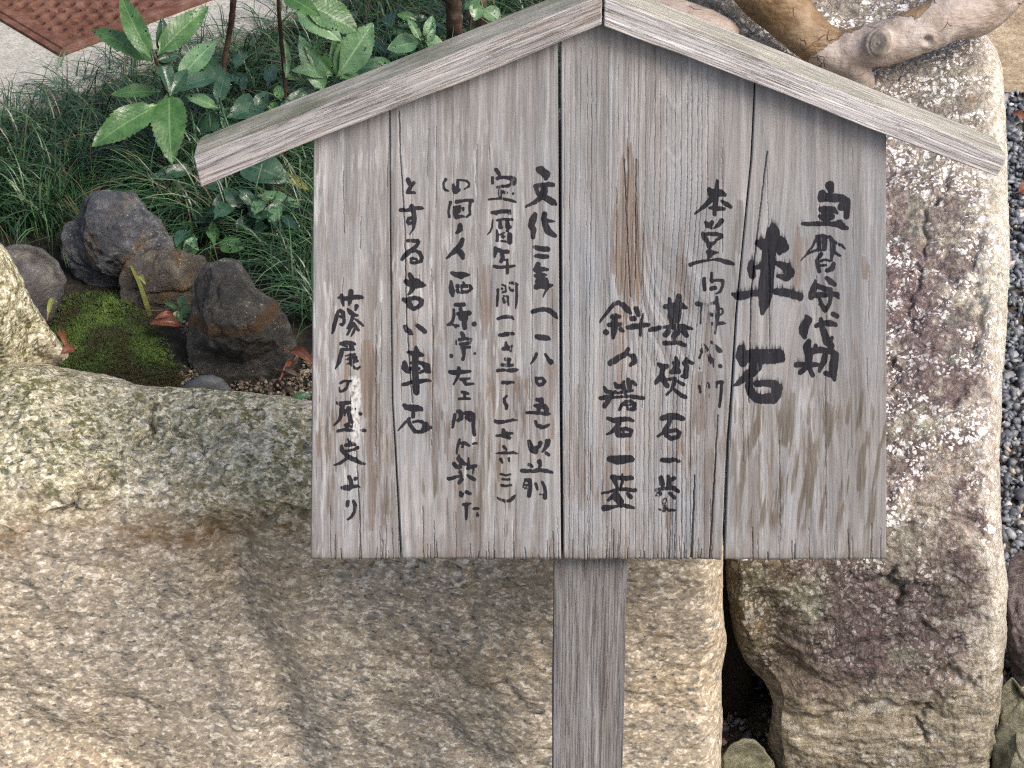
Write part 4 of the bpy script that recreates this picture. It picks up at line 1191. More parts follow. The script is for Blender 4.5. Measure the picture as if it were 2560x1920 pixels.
olive = np.maximum(olive, extra * .95); stain = np.maximum(stain, extra * .55)

def polyx(pts): a = np.array(pts, float); return lambda y: np.interp(y, a[:, 1], a[:, 0])
def add_crack(pts, w0, w1, k=1.0):
    f = polyx(pts); y0, y1 = pts[0][1], pts[-1][1]; xs = [p[0] for p in pts]
    b_ = box(min(xs) - 10, max(xs) + 10, y0, y1); X = gx[b_]; Y = gy[b_]
    if X.size == 0: return
    t = np.clip((Y - y0) / (y1 - y0), 0, 1); xc = f(Y) + 1.6 * (vn2(Y / 14, X * 0 + y0, 7) - .5)
    w_ = w0 + (w1 - w0) * t
    crack[b_] = np.maximum(crack[b_], np.clip(1.35 - np.abs(X - xc) / (w_ / 2 + .35), 0, 1) * k)
add_crack([(997, 280), (1001, 400), (1011, 555), (1016, 796), (1030, 1010)], 1.6, 1.2, .8)
add_crack([(1918, 380), (1892, 593), (1877, 740), (1872, 1010)], 2.0, 1.2, .8)
add_crack([(1795, 1040), (1783, 1250), (1774, 1402)], 1.4, 3.2)
add_crack([(1737, 1190), (1733, 1300), (1728, 1402)], 1.5, 5.0)
add_crack([(890, 1130), (897, 1250), (902, 1402)], 1.2, 1.6, .7)
add_crack([(1560, 400), (1575, 745)], 1.4, 1.0, .7); add_crack([(1590, 400), (1588, 700)], 1.2, 1.0, .6)
rc = random.Random(5)
for k in range(80):
    x = rc.uniform(785, 2210); L = rc.choice([20, 35, 60, 110]) * rc.uniform(.6, 1.4)
    add_crack([(x + rc.uniform(-3, 3), 1402 - L), (x, 1404)], .5, rc.uniform(.7, 1.6), rc.uniform(.25, .65))
for k in range(70):
    x = rc.uniform(785, 2210); y = rc.uniform(300, 1300); L = rc.uniform(60, 330)
    add_crack([(x, y), (x + rc.uniform(-6, 4), y + L)], .7, .7, rc.uniform(.12, .4))

for k in range(31):
    x = 1412 + 13.2 * k + rc.uniform(-2.5, 2.5); x2 = x - (x - 1406) * .12
    add_crack([(x + 2, 120), (x, 500), (x2 + 2, 1000), (x2, 1402)], .5, .8, rc.uniform(.08, .34))

def samp(A, px, py):
    x = np.clip(px - BX0, 0, BW - 1.001); y = np.clip(py - BY0, 0, BH - 1.001)
    i = y.astype(int); j = x.astype(int); fy = y - i; fx = x - j
    return (A[i, j] * (1 - fx) + A[i, j + 1] * fx) * (1 - fy) + (A[i + 1, j] * (1 - fx) + A[i + 1, j + 1] * fx) * fy

base = np.array([1469., 1400.]); bl = onS(base[0], 1920.)           # foot of the post, in sign coordinates
HB = -(0.85) / math.cos(LEAN)                                        # height along the post where it meets the ground
sign_o = O + SU * HB
sign = empty('notice_board', sign_o, (-LEAN, 0, 0))
tag(sign, 'weathered grey wooden notice board with a gabled cap, black Japanese brush writing and a post', 'notice board')
def toloc(p):  # sign coords -> local of the empty
    return np.stack([p[..., 0], p[..., 1], p[..., 2] - HB], -1)

roofL = lambda x: np.interp(x, [500, 700, 860, 1300, 1507], [470, 390, 327, 150, 64]) 
roofR = lambda x: np.interp(x, [1507, 1700, 2104, 2217, 2493], [64, 140, 290, 341, 443])
LFT = polyx([(783, 300), (780, 900), (776, 1402)]); RGT = polyx([(2216, 300), (2217, 900), (2217, 1402)])
J1 = polyx([(974, 240), (976, 600), (981, 1000), (992, 1200), (1003, 1402)])
J2 = polyx([(1398, 60), (1401, 700), (1402, 1000), (1406, 1402)])
J3 = polyx([(1889, 180), (1878, 400), (1858, 600), (1840, 790), (1829, 980), (1819, 1110), (1808, 1402)])
def plank(lf, rt, gl, gr_, ncol, nrow, seed, dep):
    """one plank; gl / gr_ = half gaps at its edges (functions of y)"""
    v = np.linspace(0, 1, nrow)[:, None]; u = np.linspace(0, 1, ncol)[None, :]
    yb = 1400.5 + 1.2 * np.sin(seed * 2.3)
    # first a straight column guess, then the sloping top under the roof cap
    xm = (lf(np.full_like(u, 700.)) * (1 - u) + rt(np.full_like(u, 700.)) * u)
    ytop = np.where(xm < 1507, roofL(xm), roofR(xm)) - 34
    py = ytop + v * (yb + 3.0 * (vn2(u * ncol / 9, u * 0, seed) - .5) - ytop)
    l_ = lf(py) + gl(py); r_ = rt(py) - gr_(py)
    px = l_ + u * (r_ - l_)
    gpx = px + (fb2(px / 60, py / 400, 2, seed) - .5) * 26 + (py - 700) * .006
    if seed == 3:
        wa = np.exp(-((px - 1690) / 95) ** 2) * sst(1000, 500, py)
        gpx = gpx * (1 - wa) + wa * (1690 + 1.2 * np.sqrt((px - 1690) ** 2 + 500) + .16 * py)
    if seed == 4:
        wa = np.exp(-((px - 2010) / 80) ** 2) * sst(400, 900, py)
        gpx = gpx * (1 - wa) + wa * (2010 + 1.2 * np.sqrt((px - 2010) ** 2 + 500) - .12 * py)
    per = 11.0 if seed in (2, 3) else 15.0
    grain = .6 * vn2(gpx / per, py / 900, seed) + .4 * fb2(gpx / 4.2, py / 260, 3, seed + 5)
    er = fb2(gpx / 22, py / 120, 3, seed + 9)
    ck = samp(crack, px, py)
    d = (1 - grain) * .0011 + er * .0010 + ck * .0055
    el = np.minimum(px - l_, r_ - px); d = d + .0022 * np.clip(1 - el / 3.0, 0, 1) ** 2 + .0012 * sst(6, 0, yb - py)
    d = d + dep + .0018 * sst(1200, 1400, py) * (vn2(px / 70, py * 0, seed + 2) - .3)
    P = onS(px, py, 0.0); P[..., 1] = d
    V = toloc(P).reshape(-1, 3); r = rim(nrow, ncol); V2 = V[r].copy(); V2[:, 1] = dep + .022
    k = len(V); m = len(r); a = np.arange(m); b = (a + 1) % m
    V3 = V[r].copy(); c = V3.mean(0); V3 = c + (V3 - c) * .01; V3[:, 1] = dep + .022
    Fc = np.concatenate([gridfaces(nrow, ncol), np.stack([r[a], k + a, k + b, r[b]], -1), np.stack([k + a, k + m + a, k + m + b, k + b], -1)])
    z = np.zeros(2 * m)
    at = {n_: np.r_[samp(A, px, py).ravel(), z] for n_, A in (('ink', ink), ('stain', stain), ('white', white), ('olive', olive), ('tone', tone), ('pale', pale))}
    at['grain'] = np.r_[(grain * (1 - .0 * ck)).ravel(), z + .5]
    o = mesh_obj('plank', np.concatenate([V, V2, V3]), Fc, M_PLANK, sign, attrs=at)
    return o
c0 = lambda y: 0 * y
NR = 700
plank(LFT, J1, c0, lambda y: .5 + 1.2 * sst(900, 1400, y), 150, NR, 1, .0010)
plank(J1, J2, lambda y: .5 + 1.2 * sst(900, 1400, y), lambda y: 3.2 + 0 * y, 300, NR, 2, .0)
plank(J2, J3, lambda y: 3.2 + 0 * y, lambda y: 1.4 + 2.0 * sst(700, 1400, y), 330, NR, 3, .0006)
plank(J3, RGT, lambda y: 1.4 + 2.0 * sst(700, 1400, y), c0, 270, NR, 4, .0)

# post and cap timbers: gridded boxes with softened arrises and wavy, grained faces
def timber(name, C8, n, mat, seed, rad=.0022, amp=.0012, grain_amp=.0007, loc=(0, 0, 0), rot=(0, 0, 0), parent=None, per=.004):
    """C8[a][b][c]: corners in the parent's space; first index along the grain"""
    C8 = np.array(C8, float)  # (2,2,2,3)
    root_inv = None
    na, nb, nc_ = n
    def tri(A, B, C):
        A = A[..., None]; B = B[..., None]; C = C[..., None]
        return ((C8[0, 0, 0] * (1 - B) + C8[0, 1, 0] * B) * (1 - C) + (C8[0, 0, 1] * (1 - B) + C8[0, 1, 1] * B) * C) * (1 - A) + \
               ((C8[1, 0, 0] * (1 - B) + C8[1, 1, 0] * B) * (1 - C) + (C8[1, 0, 1] * (1 - B) + C8[1, 1, 1] * B) * C) * A
    LA = np.linalg.norm(C8[1, 0, 0] - C8[0, 0, 0]); LB = np.linalg.norm(C8[0, 1, 0] - C8[0, 0, 0]); LC = np.linalg.norm(C8[0, 0, 1] - C8[0, 0, 0])
    Ls = [LA, LB, LC]; V = []; Fc = []; off = 0
    def soften(t, L):   # t: 0..1 coordinate lying on a face; distance to both ends
        e = np.minimum(t, 1 - t) * L
        th = np.clip(1 - e / rad, 0, 1) * math.pi / 4
        along = np.where(e < rad, rad - rad * np.sin(th), e); inn = np.where(e < rad, rad - rad * np.cos(th), 0)
        t2 = np.where(t < .5, along / L, 1 - along / L); return t2, inn
    for ax in range(3):
        o1, o2 = [q for q in range(3) if q != ax]
        for side in (0, 1):
            def lin(q):
                t = np.linspace(0, 1, n[q]); x = rad / Ls[q]
                return np.unique(np.r_[0, x * .33, x * .66, x, t[(t > x) & (t < 1 - x)], 1 - x, 1 - x * .66, 1 - x * .33, 1])
            T1, T2 = np.meshgrid(lin(o1), lin(o2), indexing='ij')
            a1, i1 = soften(T1, Ls[o1]); a2, i2 = soften(T2, Ls[o2])
            inn = np.maximum(i1, i2); co = [None] * 3
            co[o1] = a1; co[o2] = a2; co[ax] = (np.full_like(T1, side) + (1 if side == 0 else -1) * inn / Ls[ax])
            P = tri(*co); S = np.stack([co[0] * LA, co[1] * LB, co[2] * LC], -1)
            D = np.stack([fb3(S * np.array([.4, 1, 1]), 22, 3, seed + q) for q in range(3)], -1) * amp
            P = P + D
            fade = sst(0, rad * 2, np.minimum(np.minimum(T1, 1 - T1) * Ls[o1], np.minimum(T2, 1 - T2) * Ls[o2]))
            if ax != 0:
                cc = S[..., 3 - ax]; wv = fb3(S * np.array([.5, 1, 1]), 12, 2, seed + 8) * .004
                g = vn3((cc + wv) / per, S[..., 0] * 1.2, S[..., 0] * 0 + ax, seed) * .6 + vn3((cc + wv) / per * 2.6, S[..., 0] * 5, S[..., 0] * 0 + ax, seed) * .4
                P[..., 0:3] = P + (tri(*[c_ if q != ax else np.full_like(T1, .5) for q, c_ in enumerate(co)]) - P) / (Ls[ax] / 2) * (fade * (1 - g) * grain_amp)[..., None]
            else:
                g = fb3(S, 300, 3, seed + 4); P = P + (C8[1 - side].mean((0, 1)) - C8[side].mean((0, 1))) / LA * (fade * g * .0015)[..., None]
            r_, c_ = T1.shape; V.append(P.reshape(-1, 3)); Fc.append(gridfaces(r_, c_, off)); off += r_ * c_
    V = np.concatenate(V); Fc = np.concatenate(Fc)
    # merge identical rim vertices
    key = np.round(V, 6); uq, inv = np.unique(key, axis=0, return_inverse=True); inv = inv.ravel()
    first = np.zeros(len(uq), int); first[inv[::-1]] = np.arange(len(V))[::-1]
    V = V[first]; Fc = inv[Fc]
    # local frame of the piece: x (or z) along the grain
    o = mesh_obj(name, V, Fc, mat, parent)
    o.data.transform(Matrix.Translation(Vector(loc)).to_4x4() if False else Matrix.Identity(4))
    # recalc outward normals
    import bmesh
    bm = bmesh.new(); bm.from_mesh(o.data); bmesh.ops.recalc_face_normals(bm, faces=bm.faces); bm.to_mesh(o.data); bm.free()
    return o

def oriented(o, origin, xdir, zaxis=False):
    """re-express the mesh in a frame whose x axis follows xdir, so grain textures run along it"""
    ang = math.atan2(xdir[2], xdir[0])
    M = Matrix.Translation(Vector(origin)) @ Matrix.Rotation(-ang, 4, 'Y')
    o.data.transform(M.inverted()); o.matrix_parent_inverse = Matrix.Identity(4)
    o.location = origin; o.rotation_euler = (0, -ang, 0)

FD = -.020; BD = .052
def S3(px, py, d): return toloc(onS(float(px), float(py), d))
def lerp_line(p, q, x): return p[1] + (q[1] - p[1]) * (x - p[0]) / (q[0] - p[0])
def roofpiece(fl, fr, bl_, br_, mat, seed):
    """front face: top-left, top-right, bottom-left, bottom-right pixels at the front depth"""
    a0t, a1t = S3(*fl, FD), S3(*fr, FD); a0b, a1b = S3(*bl_, FD), S3(*br_, FD)
    back = np.array([0, BD - FD, 0])
    C8 = [[[a0t, a0b], [a0t + back, a0b + back]], [[a1t, a1b], [a1t + back, a1b + back]]]
    o = timber('roof_board', C8, (420, 40, 46), mat, seed, parent=sign, rad=.0025, amp=.0016, grain_amp=.0009)
    oriented(o, tuple((a0t + a0b) / 2), a1t - a0t)
    return o
RL = roofpiece((481, 392), (1506, -14), (500, 469), (1506, 65), M_ROOFL, 11)
RR = roofpiece((1509, -12), (2517, 392), (1509, 65), (2493, 444), M_ROOFR, 12)
pt = onS(np.array([1381., 1566.]), np.array([1300., 1300.])); pbm = onS(np.array([1384., 1562.]), np.array([1920., 1920.]), .023)
x0, x1 = onS(1383.5, 1600., .023)[0], onS(1564.5, 1600., .023)[0]
zt = onS(1470., 300., .023)[2] - HB
PF, PB = .0245, .072
C8 = [[[(x0, PF, -.25), (x1, PF, -.25)], [(x0, PB, -.25), (x1, PB, -.25)]], [[(x0, PF, zt), (x1, PF, zt)], [(x0, PB, zt), (x1, PB, zt)]]]
timber('post', C8, (520, 20, 60), M_POST, 13, parent=sign, rad=.002, amp=.001, grain_amp=.0009, per=.0042)

# ---------------------------------------------------------------- bare branch above the tall boulder
def tube_mesh(pts, radii, seg=20, sub=10, seed=1, lump=0.0, flat=1.0, cap=True):
    pts = np.array(pts, float); radii = np.array(radii, float); n = len(pts)
    t = np.linspace(0, n - 1, (n - 1) * sub + 1)
    def cr(A):
        out = []
        for q in t:
            i = int(min(math.floor(q), n - 2)); f = q - i
            p0 = A[max(i - 1, 0)]; p1 = A[i]; p2 = A[i + 1]; p3 = A[min(i + 2, n - 1)]
            out.append(.5 * (2 * p1 + (p2 - p0) * f + (2 * p0 - 5 * p1 + 4 * p2 - p3) * f * f + (3 * p1 - p0 - 3 * p2 + p3) * f ** 3))
        return np.array(out)
    C = cr(pts); Rr = cr(radii[:, None])[:, 0]
    T = np.gradient(C, axis=0); T /= np.linalg.norm(T, axis=1, keepdims=True)
    up = np.array([0, 0, 1.0]) if abs(T[0, 2]) < .9 else np.array([1.0, 0, 0]); V = []
    for i in range(len(C)):
        s_ = np.cross(T[i], up); s_ /= np.linalg.norm(s_) + 1e-9; up = np.cross(s_, T[i])
        a = np.linspace(0, 2 * math.pi, seg, endpoint=False)
        V.append(C[i] + Rr[i] * (np.cos(a)[:, None] * s_ + np.sin(a)[:, None] * up * flat))
    V = np.array(V)
    if lump: V = V + (V - C[:, None]) * (lump * fb3(V, 1.2 / max(radii), 3, seed))[..., None]
    m, k = V.shape[:2]; Fc = []
    for i in range(m - 1):
        for j in range(k): Fc.append((i * k + j, i * k + (j + 1) % k, (i + 1) * k + (j + 1) % k, (i + 1) * k + j))
    Fc.append(tuple(range(k - 1, -1, -1))); Fc.append(tuple((m - 1) * k + j for j in range(k)))
    return V.reshape(-1, 3), Fc

def branch():
    Y = 1.02
    P = lambda x, y, dy=0: onY(float(x), float(y), Y + dy)
    s = 1.0 / 1790
    tubes = [([P(1740, -220, .12), P(1850, -110, .08), P(1925, -20, .04), P(1985, 55, .01), P(2050, 112, -.01), P(2120, 136, -.02)], [100 * s, 98 * s, 88 * s, 68 * s, 58 * s, 56 * s]),
             ([P(2050, 112, .0), P(2120, 122, -.02), P(2200, 108, -.03), P(2290, 78, -.03), P(2370, 44, -.02), P(2445, 18, .0), P(2510, -50, .03), P(2550, -130, .1)], [44 * s, 54 * s, 60 * s, 62 * s, 66 * s, 72 * s, 76 * s, 80 * s]),
             ([P(2110, 130, -.02), P(2135, 165, -.03), P(2160, 215, -.02), P(2165, 280, .02)], [46 * s, 40 * s, 32 * s, 30 * s]),
             ([P(2215, 108, .0), P(2203, 107, -.05), P(2196, 107, -.066)], [50 * s, 42 * s, 38 * s])]
    Vs = []; Fs = []; off = 0
    for pts, rad in tubes:
        V, Fc = tube_mesh(pts, rad, 28, 10, 3, .10); Vs.append(V); Fs += [tuple(i + off for i in f) for f in Fc]; off += len(V)
    me = bpy.data.meshes.new('raw'); me.from_pydata([tuple(v) for v in np.concatenate(Vs)], [], Fs); me.update()
    o = bpy.data.objects.new('raw', me); col.objects.link(o)
    md = o.modifiers.new('r', 'REMESH'); md.mode = 'VOXEL'; md.voxel_size = .0022
    sm = o.modifiers.new('s', 'SMOOTH'); sm.factor = .5; sm.iterations = 14
    dg = bpy.context.evaluated_depsgraph_get(); m2 = bpy.data.meshes.new_from_object(o.evaluated_get(dg))
    bpy.data.objects.remove(o)
    n = len(m2.vertices); V = np.zeros(n * 3, np.float32); m2.vertices.foreach_get('co', V); V = V.reshape(-1, 3).astype(float)
    N = np.zeros(n * 3, np.float32); m2.vertices.foreach_get('normal', N); N = N.reshape(-1, 3)
    q = topx(V)
    d = .0016 * fb3(V, 35, 4, 5) + .0007 * fb3(V, 120, 3, 6)
    def pit(x, y, r_, dep): return -dep * np.exp(-(((q[:, 0] - x) ** 2 + (q[:, 1] - y) ** 2) / r_ ** 2)) * (N[:, 1] < 0)
    ring = np.hypot(q[:, 0] - 2222, q[:, 1] - 104)
    d = d + pit(2318, 101, 9, .010) + .0012 * np.exp(-((np.hypot(q[:, 0] - 2318, q[:, 1] - 101) - 17) / 7) ** 2) * (N[:, 1] < 0) + .0012 * np.exp(-((ring - 62) / 12) ** 2) * (N[:, 1] < 0)
    d = d + .004 * np.exp(-(((q[:, 0] - 2020) ** 2 + (q[:, 1] - 118) ** 2) / 18 ** 2)) * (N[:, 1] < 0)
    V = V + N * d[:, None]
    # bark still clings to the upper side and the first limb
    side = np.interp(q[:, 0], [1700, 1990, 2030, 2110, 2180, 2300, 2330, 2345, 2600], [400, 200, 145, 92, 55, 38, 8, -60, -200])
    bark = sst(6, -6, q[:, 1] - side) * sst(1880, 1905, q[:, 0])
    bark = np.maximum(sst(34, -34, q[:, 1] - side) * sst(1880, 1905, q[:, 0]) * .9, sst(2030, 1960, q[:, 0]) * .85)
    bark = np.maximum(bark, .9 * (np.abs(q[:, 0] - 2018) < 0))
    fc = np.zeros(len(m2.polygons) * 4, np.int32); m2.loops.foreach_get('vertex_index', fc)
    mesh = tag(mesh_obj('bare_branch', V, fc.reshape(-1, 4), M_DRIFT, attrs={'bark': bark}), 'thick barkless forked branch with a sawn knob lying over the tall boulder', 'branch')
    # sawn face of the knob as a part
    c = onY(2196., 107., Y - .0700); r_ = 33 * s; A = 40; rg = 8
    ax = np.array([1, 0, 0.]); dv = CAM - c; dv /= np.linalg.norm(dv); nn = dv * .8 + np.array([-.45, 0, 0]); nn /= np.linalg.norm(nn)
    ax = np.cross([0, 0, 1.], nn); ax /= np.linalg.norm(ax); ay = np.cross(nn, ax)
    Vc = [c + nn * .001]; Fc = []
    for k in range(1, rg + 1):
        for a in range(A):
            th = 2 * math.pi * a / A; rr = r_ * k / rg * (1 + .05 * math.sin(2 * th + 1))
            Vc.append(c + (ax * math.cos(th) * .92 + ay * math.sin(th) * 1.25) * rr + nn * (.0006 * math.sin(k * 2.6) - (.006 if k == rg else 0) - (.0012 if k == rg - 1 else 0)))
    for a in range(A): Fc.append((0, 1 + a, 1 + (a + 1) % A))
    for k in range(rg - 1):
        for a in range(A): Fc.append((1 + k * A + a, 1 + (k + 1) * A + a, 1 + (k + 1) * A + (a + 1) % A, 1 + k * A + (a + 1) % A))
    mesh_obj('sawn_end', Vc, Fc, M_CUT, mesh)
    V, Fc = tube_mesh([P(1520, 5, .1), P(1640, 30, .06), P(1745, 62, .03), P(1800, 82, .02), P(1830, 98, .02)], [52 * s, 52 * s, 50 * s, 46 * s, 36 * s], 26, 12, 9, .12)
    tag(mesh_obj('log', V, Fc, M_DRIFT, attrs={'bark': np.zeros(len(V)) + .12}), 'short pale log end between the board cap and the forked branch', 'log')
branch()

# ---------------------------------------------------------------- leaves and stems
def leaf_mesh(B, T, wid, N0, fold=.25, arch=.12, serr=1.0, curl=0.0, nl=30, nw=4, seed=1, shape=1.0):
    B = np.array(B, float); T = np.array(T, float); D = T - B; L = np.linalg.norm(D); D /= L
    S = np.cross(D, N0); S /= np.linalg.norm(S); Nn = np.cross(S, D)
    V = []; ac = []; al = []; rg = random.Random(seed)
    for i in range(nl + 1):
        t = i / nl; hw = wid / 2 * (math.sin(math.pi * min(1, t ** (.85 * shape))) ** .8 if 0 < t < 1 else .0)
        if t < .12: hw = max(hw * .6, .0012)
        tooth = 1 + serr * (.10 * ((i % 2) - .5) * (t > .2)) + .03 * rg.uniform(-1, 1)
        ctr = B + D * L * t + Nn * (arch * L * math.sin(math.pi * t) - curl * L * t * t) + S * (.03 * L * math.sin(2.2 * t + seed))
        for j in range(-nw, nw + 1):
            u = j / nw; k = tooth if abs(j) == nw else 1
            wv = .012 * L * math.sin(t * 14 + u * 3 + seed) * abs(u)
            V.append(ctr + S * hw * u * k + Nn * (fold * hw * abs(u) ** 1.3 + wv) + D * (hw * .25 * abs(u) * (k - 1) * 3)); ac.append(abs(u)); al.append(t)
    w2 = 2 * nw + 1
    return np.array(V), gridfaces(nl + 1, w2), {'across': ac, 'along': al}
VN = -FW
def add_leaf(parent, b, t, zb, zt, wpx, mat, seed, fold=.25, arch=.08, tilt=(0, 0, .5), serr=1.0, curl=0.0, shape=1.0, name='leaf'):
    B = onZ(float(b[0]), float(b[1]), zb); T = onZ(float(t[0]), float(t[1]), zt)
    sc = F / ((B + T) / 2 - CAM).dot(FW)
    N0 = VN + np.array(tilt); N0 /= np.linalg.norm(N0)
    V, Fc, at = leaf_mesh(B, T, wpx / sc, N0, fold, arch, serr, curl, seed=seed, shape=shape)
    return mesh_obj(name, V, Fc, mat, parent, attrs=at, world=True)
def add_stem(parent, pts, r0, r1, mat, name='stem', seed=3, lump=.15):
    rad = np.linspace(r0, r1, len(pts)); V, Fc = tube_mesh(pts, rad, 10, 8, seed, lump)
    return mesh_obj(name, V, Fc, mat, parent, world=True)
def plant(name, label, cat, root_px, z=ZB):
    p = onZ(float(root_px[0]), float(root_px[1]), z); e = empty(name, p); tag(e, label, cat); return e, p
Z_ = lambda x, y, z: onZ(float(x), float(y), z)

# leafy shrub in front of the grate
pA, rA = plant('leafy_shrub', 'broad-leaved green shrub with toothed leaves in front of the rusty grate', 'shrub', (452, 420))
add_stem(pA, [rA, Z_(432, 330, .56), Z_(416, 235, .635), Z_(405, 195, .67), Z_(390, 150, .71), Z_(386, 135, .72)], .0042, .0026, M_STEM)
for i, (b, t, zb, zt, wd, m, fo, tl) in enumerate([
    ((384, 150), (303, -14), .71, .78, 56, M_LEAF, .25, (0, 0, .3)), ((398, 142), (519, 14), .71, .76, 66, M_LEAF, .12, (.3, 0, .6)),
    ((383, 152), (226, 80), .70, .72, 54, M_LEAF, .25, (-.1, 0, .8)), ((396, 132), (404, 42), .71, .75, 34, M_LEAFD, .3, (.5, 0, 0)),
    ((392, 128), (422, 234), .71, .66, 46, M_LEAFD, .5, (.7, 0, -.1)), ((390, 150), (448, 140), .705, .70, 30, M_LEAFD, .4, (.2, 0, .2)),
    ((402, 228), (277, 236), .645, .64, 42, M_LEAF, .3, (0, .1, .9)), ((392, 258), (231, 369), .64, .60, 84, M_LEAF, .15, (-.1, 0, .5)),
    ((418, 230), (436, 410), .64, .575, 88, M_LEAF, .2, (.05, 0, .35)), ((426, 225), (545, 190), .64, .63, 52, M_LEAFD, .3, (0, 0, .7)),
    ((440, 200), (540, 104), .63, .65, 58, M_LEAFP, .2, (.2, 0, .8)), ((556, 232), (500, 124), .60, .64, 46, M_LEAFD, .3, (.4, 0, .2)),
    ((425, 240), (470, 175), .64, .66, 40, M_LEAFD, .3, (.2, 0, .3)), ((545, 268), (462, 238), .60, .61, 34, M_LEAFP, .3, (0, 0, .9)),
    ((548, 262), (560, 178), .60, .62, 40, M_LEAFD, .3, (.3, 0, .5))]):
    add_leaf(pA, b, t, zb, zt, wd, m, 10 + i, fo, .07, tl)

pB, rB = plant('leafy_shrub', 'young shrub with upright pale-edged leaves just above the left cap board', 'shrub', (718, 330))
add_stem(pB, [rB, Z_(712, 285, .54), Z_(712, 200, .60), Z_(702, 90, .68), Z_(697, 20, .74), Z_(694, -60, .80), Z_(690, -220, .93)], .0038, .003, M_STEM)
add_stem(pB, [Z_(700, 62, .70), Z_(722, 38, .72), Z_(760, 22, .73)], .002, .0015, M_LEAF, 'twig')
for i, (b, t, zb, zt, wd, m, fo, tl) in enumerate([
    ((742, 26), (852, 106), .74, .70, 62, M_LEAFP, .3, (-.3, 0, .9)), ((760, 10), (894, 84), .75, .70, 84, M_LEAF, .2, (.2, 0, .4)), ((706, -8), (800, 40), .77, .76, 50, M_LEAF, .2, (0, 0, .5)),
    ((848, 192), (928, 54), .60, .68, 84, M_LEAFP, .15, (.3, 0, .3)), ((842, 196), (856, 36), .60, .68, 34, M_LEAF, .6, (-.7, 0, 0)), ((806, 236), (748, 88), .58, .66, 52, M_LEAFP, .3, (-.2, 0, .6)),
    ((830, 190), (764, 112), .60, .65, 44, M_LEAF, .3, (-.2, 0, .4)), ((850, 196), (900, 190), .60, .59, 28, M_LEAF, .3, (0, 0, .7)), ((862, 182), (958, 166), .59, .60, 52, M_LEAFD, .2, (.1, 0, .4)),
    ((738, 200), (712, 150), .60, .63, 34, M_LEAF, .3, (0, 0, .2)), ((716, 195), (706, 95), .61, .66, 22, M_LEAFP, .5, (.5, 0, 0)), ((830, 190), (728, 176), .60, .62, 44, M_LEAFP, .2, (0, 0, .9)),
    ((800, 238), (700, 262), .57, .57, 44, M_LEAFD, .2, (0, 0, .6)), ((790, 232), (720, 262), .575, .56, 50, M_LEAFD, .3, (0, 0, .4)), ((704, 252), (695, 212), .60, .61, 26, M_LEAF, .3, (0, 0, .5)),
    ((925, 150), (998, 178), .57, .56, 28, M_LEAFP, .4, (0, 0, .5))]):
    add_leaf(pB, b, t, zb, zt, wd, m, 40 + i, fo, .06, tl, serr=.8)

pC, rC = plant('leafy_shrub', 'small shrub with bluish glossy leaves left of the young trunk', 'shrub', (1066, 150))
add_stem(pC, [rC, Z_(1062, 118, .56), Z_(1056, 98, .60)], .0026, .002, M_LEAF)
for i, (b, t, zb, zt, wd, m, fo, tl) in enumerate([
    ((1050, 106), (968, 122), .59, .58, 62, M_LEAFP, .2, (0, 0, 1.2)), ((1054, 100), (1018, 44), .60, .63, 22, M_LEAFP, .4, (0, 0, .7)), ((1062, 104), (1112, 118), .59, .58, 44, M_LEAFP, .2, (.2, 0, 1.2)),
    ((1064, 98), (1080, 38), .60, .63, 30, M_LEAFP, .3, (.3, 0, .7)), ((1070, 108), (1088, 70), .60, .62, 20, M_LEAFP, .3, (0, 0, .5)), ((1040, 52), (992, 34), .62, .63, 26, M_LEAF, .3, (0, 0, .5)), ((1026, 70), (994, 58), .6, .6, 14, M_LEAF, .3, (0, 0, .5))]):
    add_leaf(pC, b, t, zb, zt, wd, m, 60 + i, fo, .08, tl, serr=.3)
pD, rD = plant('leafy_shrub', 'small pale-leaved sprig right of the young trunk at the top edge', 'shrub', (1225, 90))
add_stem(pD, [rD, Z_(1212, 40, .57), Z_(1196, -20, .63)], .0022, .0016, M_LEAFP)
for i, (b, t, zb, zt, wd, m, fo, tl) in enumerate([
    ((1204, -6), (1160, 22), .62, .60, 44, M_LEAFP, .2, (0, 0, .8)), ((1196, 8), (1186, 52), .61, .59, 40, M_LEAFP, .2, (.2, 0, .4)), ((1208, 22), (1250, 56), .59, .57, 46, M_LEAFP, .2, (0, 0, 1)), ((1200, -20), (1160, -30), .63, .63, 40, M_LEAFP, .2, (0, 0, .6))]):
    add_leaf(pD, b, t, zb, zt, wd, m, 70 + i, fo, .08, tl)

